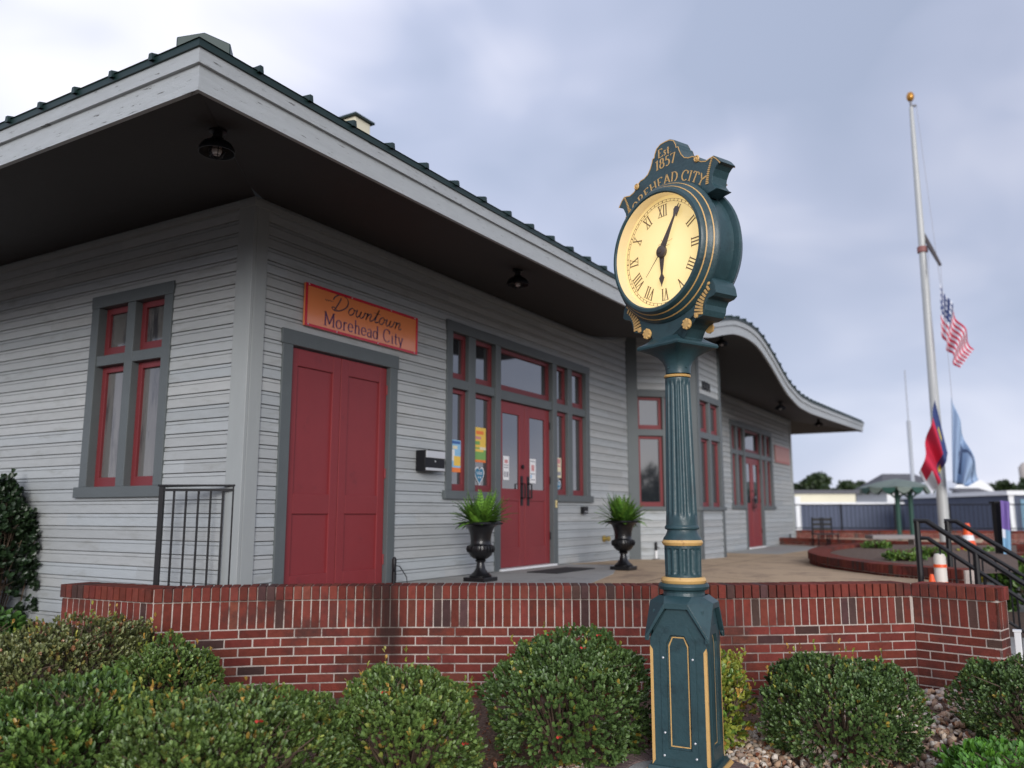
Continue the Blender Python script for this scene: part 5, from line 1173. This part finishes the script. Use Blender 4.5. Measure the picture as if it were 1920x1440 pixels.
def shrub(name,label,cat,px,D,rx,ry,h,n,size,cols,seed,nl=6,wfrac=.58,zb=None,rough=.13,group=None,berries=0,xy=None,lift=.0,shoots=0,flat=.75):
    g=np.random.default_rng(seed); x,y=xy or atxy(px,D); z0=zg(x,y) if zb is None else zb
    t=thing(name,label,cat,(x,y,z0),group)
    u=g.normal(size=(n,3)); u/=np.linalg.norm(u,axis=1,keepdims=True); u[:,2]=np.where(u[:,2]<-.55,-u[:,2],u[:,2])
    # superellipsoid with lumps
    e=flat; us_=np.sign(u)*np.abs(u)**e; us_/=(np.abs(us_)**2.0).sum(1,keepdims=True)**.5
    lump=np.array([noise.noise(Vector((a*2.2+seed,b*2.2,c*2.2))) for a,b,c in u])*rough*2.2+np.array([noise.noise(Vector((a*6+seed,b*6,c*6))) for a,b,c in u])*rough*.9
    dep=np.where(g.random(n)<.62,1-g.random(n)*.05,1-g.random(n)**1.2*.45)
    rad=(1+lump)*dep
    P=us_*np.array([rx,ry,h*.62])*rad[:,None]+np.array([x,y,z0+h*.38+lift]); P[:,2]=np.maximum(P[:,2],z0+.03)
    Nn=us_/np.array([rx,ry,h*.62]); Nn/=np.linalg.norm(Nn,axis=1,keepdims=True)
    leaf_mesh('foliage',P,Nn,nl,size,cols,wfrac,t,seed=seed)
    if shoots:
        idx=g.choice(np.where((us_[:,2]>.25)&(dep>.9))[0],shoots); Q=np.concatenate([P[idx]+Nn[idx]*k for k in (.0,.03,.06)])+0; Q[:,2]+=np.repeat([.01,.03,.05],shoots); NN=np.tile(np.array([[0,0,1.]]),(len(Q),1))+g.normal(size=(len(Q),3))*.2
        ns_=leaf_mesh('new_shoots',Q,NN,4,size*.95,pal((.20,.26,.035),(.30,.28,.05),[(.25,(.40,.24,.05))]),wfrac,t,seed=seed+5); ns_['kind']='stuff'
    tw=MB()
    for k in range(46):
        a=g.uniform(0,2*PI); r=g.uniform(.1,.9); p0=Vector((x+rx*.12*math.cos(a),y+ry*.12*math.sin(a),z0)); p2=Vector((x+rx*r*math.cos(a),y+ry*r*math.sin(a),z0+h*.38+lift+h*.55*math.sqrt(max(0,1-r*r)))); p1=(p0+p2)/2+Vector((g.normal()*.05,g.normal()*.05,0))
        tw.tube([p0,p1,p2],[.009,.006,.003],5,cap=False)
        for q in range(3):
            s_=p1+(p2-p1)*g.random(); tw.tube([s_,s_+Vector((g.normal()*.06*rx*2,g.normal()*.06*rx*2,.05))],[.004,.002],4,cap=False)
    tw.build('branches',twig,t)
    for k in range(berries):
        i=g.integers(len(P)); 
        for _ in range(60):
            i=g.integers(len(P))
            if dep[i]>.96 and Vector(P[i]-np.array(CAM)).dot(Vector(Nn[i]))<0: break
        m=MB(); p=Vector(P[i])+Vector(Nn[i])*.012
        for q in range(4):
            a=q*1.57; m.add([p,p+Vector((math.cos(a)*.014,math.sin(a)*.014,.008)),p+Vector((math.cos(a+.8)*.02,math.sin(a+.8)*.02,.002)),p+Vector((math.cos(a+1.3)*.013,math.sin(a+1.3)*.013,-.006))],[(0,1,2,3)])
        m.build('red_leaf',C('red_leaf',(.45,.03,.02)),t,norm=False)
    return t
dg=pal((.046,.088,.023),(.105,.172,.048),[(.06,(.12,.16,.03)),(.012,(.25,.18,.03))])
mg=pal((.060,.108,.024),(.135,.205,.050),[(.06,(.17,.20,.04)),(.02,(.30,.20,.04))])
og=pal((.080,.100,.032),(.165,.180,.065),[(.06,(.22,.19,.05)),(.05,(.24,.11,.05))])
bgc=pal((.050,.105,.022),(.120,.200,.045),[(.06,(.14,.22,.04)),(.03,(.25,.16,.03))])
yg=pal((.17,.22,.03),(.30,.32,.05),[(.25,(.10,.18,.03)),(.06,(.42,.22,.05))])
SH='clipped evergreen shrubs before the brick wall'
shrub('round_shrub','tall round dark green clipped shrub just left of the clock base','shrub',1060,5.35,.53,.50,.70,5600,.025,dg,11,group=SH,berries=4,shoots=10)
shrub('round_shrub','broad mid green shrub with red leaves, left of the tall round one','shrub',765,4.75,.42,.42,.62,4600,.024,mg,12,group=SH,berries=5,shoots=14)
shrub('round_shrub','wide grey green shrub at the bottom edge, nearest the camera','shrub',445,4.15,.64,.50,.66,7400,.022,mg,13,group=SH,berries=3,flat=.7,shoots=6)
shrub('round_shrub','olive shrub with tan twigs under the left corner of the brick wall','shrub',165,5.65,.68,.50,.76,5600,.024,og,14,group=SH,shoots=22,rough=.14)
shrub('round_shrub','small olive green shrub touching the brick wall, left of the wide grey green one','shrub',335,5.45,.34,.32,.66,2900,.024,mg,15,group=SH,shoots=8)
shrub('round_shrub','leafy bright green shrub with open dark gaps in the bottom left','shrub',185,4.25,.50,.40,.66,3000,.033,bgc,16,group=SH,wfrac=.45,rough=.16,shoots=4)
shrub('round_shrub','dark rounded shrub right of the clock between gravel patches','shrub',1555,5.35,.53,.48,.56,5600,.022,dg,17,group=SH,shoots=12)
shrub('round_shrub','dark green shrub cut off by the right edge of the view','shrub',1905,5.55,.47,.45,.52,4400,.022,dg,18,group=SH)
shrub('golden_shrub','small yellow green shrub half hidden behind the clock base','shrub',1312,5.55,.34,.26,.56,1300,.034,yg,19,shoots=30,rough=.12)
shrub('dark_bush','tall dark bush against the grey wall at the left edge','bush',-15,8.2,.55,.5,1.75,3000,.055,pal((.012,.028,.012),(.022,.045,.016)),20,zb=.02,rough=.12)
shrub('leafy_bush','glossy light green bush low at the left edge','bush',-30,6.4,.34,.34,.70,1100,.05,pal((.04,.10,.02),(.07,.15,.03)),21)
shrub('herb_clump','low bright green herb clump in the bottom right corner','plant',1850,4.65,.50,.30,.20,1300,.055,pal((.06,.17,.02),(.11,.26,.03)),22,wfrac=.36,flat=.8)
shrub('rusty_fern','dry rust red plant in the bottom left corner','plant',0,3.75,.20,.20,.34,420,.05,pal((.13,.028,.014),(.20,.055,.02)),23,wfrac=.3)
for (x,y),s_ in ((atxy(1690,11.5),31),(atxy(1735,12.5),32),(atxy(1640,15.5),33)):
    shrub('planter_plant',{31:'low green plants at the near end of the curved planter',32:'green plants in the middle of the curved planter',33:'green plants at the back of the curved planter'}[s_],'plant',0,0,.26,.26,.12,240,.045,pal((.05,.12,.02),(.12,.20,.03)),s_,xy=(x,y),zb=.87,nl=5)
x,y=atxy(1800,15.5)
shrub('yellow_shrub','yellow flowering shrub behind the handrails','shrub',1795,14.5,.35,.3,.5,320,.08,pal((.25,.24,.02),(.40,.33,.03)),34,zb=.35,nl=5)
shrub('green_shrub','small green shrub right of the yellow flowering one','shrub',1838,14.5,.35,.3,.55,320,.08,pal((.05,.12,.02),(.10,.18,.03)),35,zb=.35,nl=5)
shrub('green_shrub','green shrub at the right edge below the slate shop','shrub',1925,12.5,.6,.5,.8,420,.08,pal((.05,.12,.02),(.10,.18,.03)),36,zb=.05,nl=5)
# leaf litter under the shrubs
def litter():
    g=np.random.default_rng(77); n=5200; X=g.uniform(200,1800,n); Dd=g.uniform(3.6,6.3,n); P=np.array([[*atxy(a,b),0] for a,b in zip(X,Dd)]); P[:,2]=[zg(a,b)+.012 for a,b,_ in P]; P[:,2]+=g.uniform(0,.035,n)
    N_=g.normal(size=(n,3))*.6+np.array([0,0,1.]); N_/=np.linalg.norm(N_,axis=1,keepdims=True)
    o=leaf_mesh('leaf_litter',P,N_,1,.034,pal((.16,.05,.025),(.26,.12,.06)),.5,seed=4,spread=2.5); kind(o,'stuff'); o['label']='reddish brown fallen leaves under the shrubs'; o['category']='leaves'
litter()
# ============================================================ FAR TREES
def tree(label,px,D,w,ztop,zc,n,size,cols,seed,trunk=True):
    g=np.random.default_rng(seed); x,y=atxy(px,D); t=thing('shade_tree',label,'tree',(x,y,0),'trees beyond the buildings')
    m=MB(); m.tube([(x,y,0),(x+.1,y,zc*.5),(x,y+.1,zc)],[.25,.2,.12],8); 
    m.build('trunk',twig,t)
    P=[];Nn=[]
    for k in range(14):
        cx=g.normal()*w*.42; cy=g.normal()*w*.35; cz=zc+(ztop-zc)*g.uniform(.0,.62)*(1-.5*min(1,abs(cx)/w)); r=g.uniform(.25,.42)*w*.8
        u=g.normal(size=(n//14,3)); u/=np.linalg.norm(u,axis=1,keepdims=True); q=np.array([x+cx*_R.x+cy*_V.x,y+cx*_R.y+cy*_V.y,cz])+u*np.array([r,r,r*.6*(ztop-zc)/w*1.6])*g.uniform(.6,1.05,(len(u),1)); q[:,2]=np.minimum(q[:,2],ztop+g.normal(size=len(q))*.08*(ztop-zc)); P.append(q);Nn.append(u)
    leaf_mesh('crown',np.concatenate(P),np.concatenate(Nn),4,size,cols,.6,t,seed=seed)
tg=pal((.020,.038,.014),(.045,.068,.022))
tree('dark round tree left of the white house, behind the cream building',1548,68,2.6,5.3,2.6,3400,.28,tg,41)
tree('lower dark tree between the cream building and the white house',1612,70,2.2,4.5,2.4,2400,.28,tg,42)
tree('dark tree at the left, half behind the far end of the depot',1508,74,2.0,4.8,2.6,2000,.28,tg,43)
tree('broad dark tree at the right behind the round topped shed',1885,72,2.8,4.9,2.4,3000,.28,tg,44)
tree('dark tree at the far right edge',1945,76,2.6,5.2,2.4,2400,.28,tg,45)

# ============================================================ ACROSS THE STREET (behind the photographer; mirrored in the panes)
for k,(x,y,w,zt_) in enumerate([(-40,-14,3.4,4.5),(-44,-4,3.6,5),(-37,-30,3.6,4.5),(-22,-40,3.8,5),(-6,-42,3.6,4.5),(8,-43,3.6,5),(22,-42,3.6,4.5),(-42,10,3.4,4.5)]):
    q=Vector((x,y,0))-CAM; D=q.dot(_V); r=q.dot(_R)
    g=np.random.default_rng(90+k); t=thing('street_tree','leafy tree across the street, number %d of the row'%(k+1),'tree',(x,y,0),'street trees opposite the depot')
    t['label']='leafy street tree standing opposite the depot, behind the photographer'
    m=MB(); m.tube([(x,y,0),(x+.1,y,zt_*.5),(x,y+.1,zt_*.8)],[.28,.2,.1],8); m.build('trunk',twig,t); P=[];NN=[]
    for j in range(12):
        c=np.array([x+g.normal()*w*.4,y+g.normal()*w*.4,zt_*g.uniform(.35,.85)]); u=g.normal(size=(110,3)); u/=np.linalg.norm(u,axis=1,keepdims=True); P.append(c+u*w*.42*g.uniform(.5,1,(110,1))); NN.append(u)
    leaf_mesh('crown',np.concatenate(P),np.concatenate(NN),4,.42,tg,.6,t,seed=90+k)
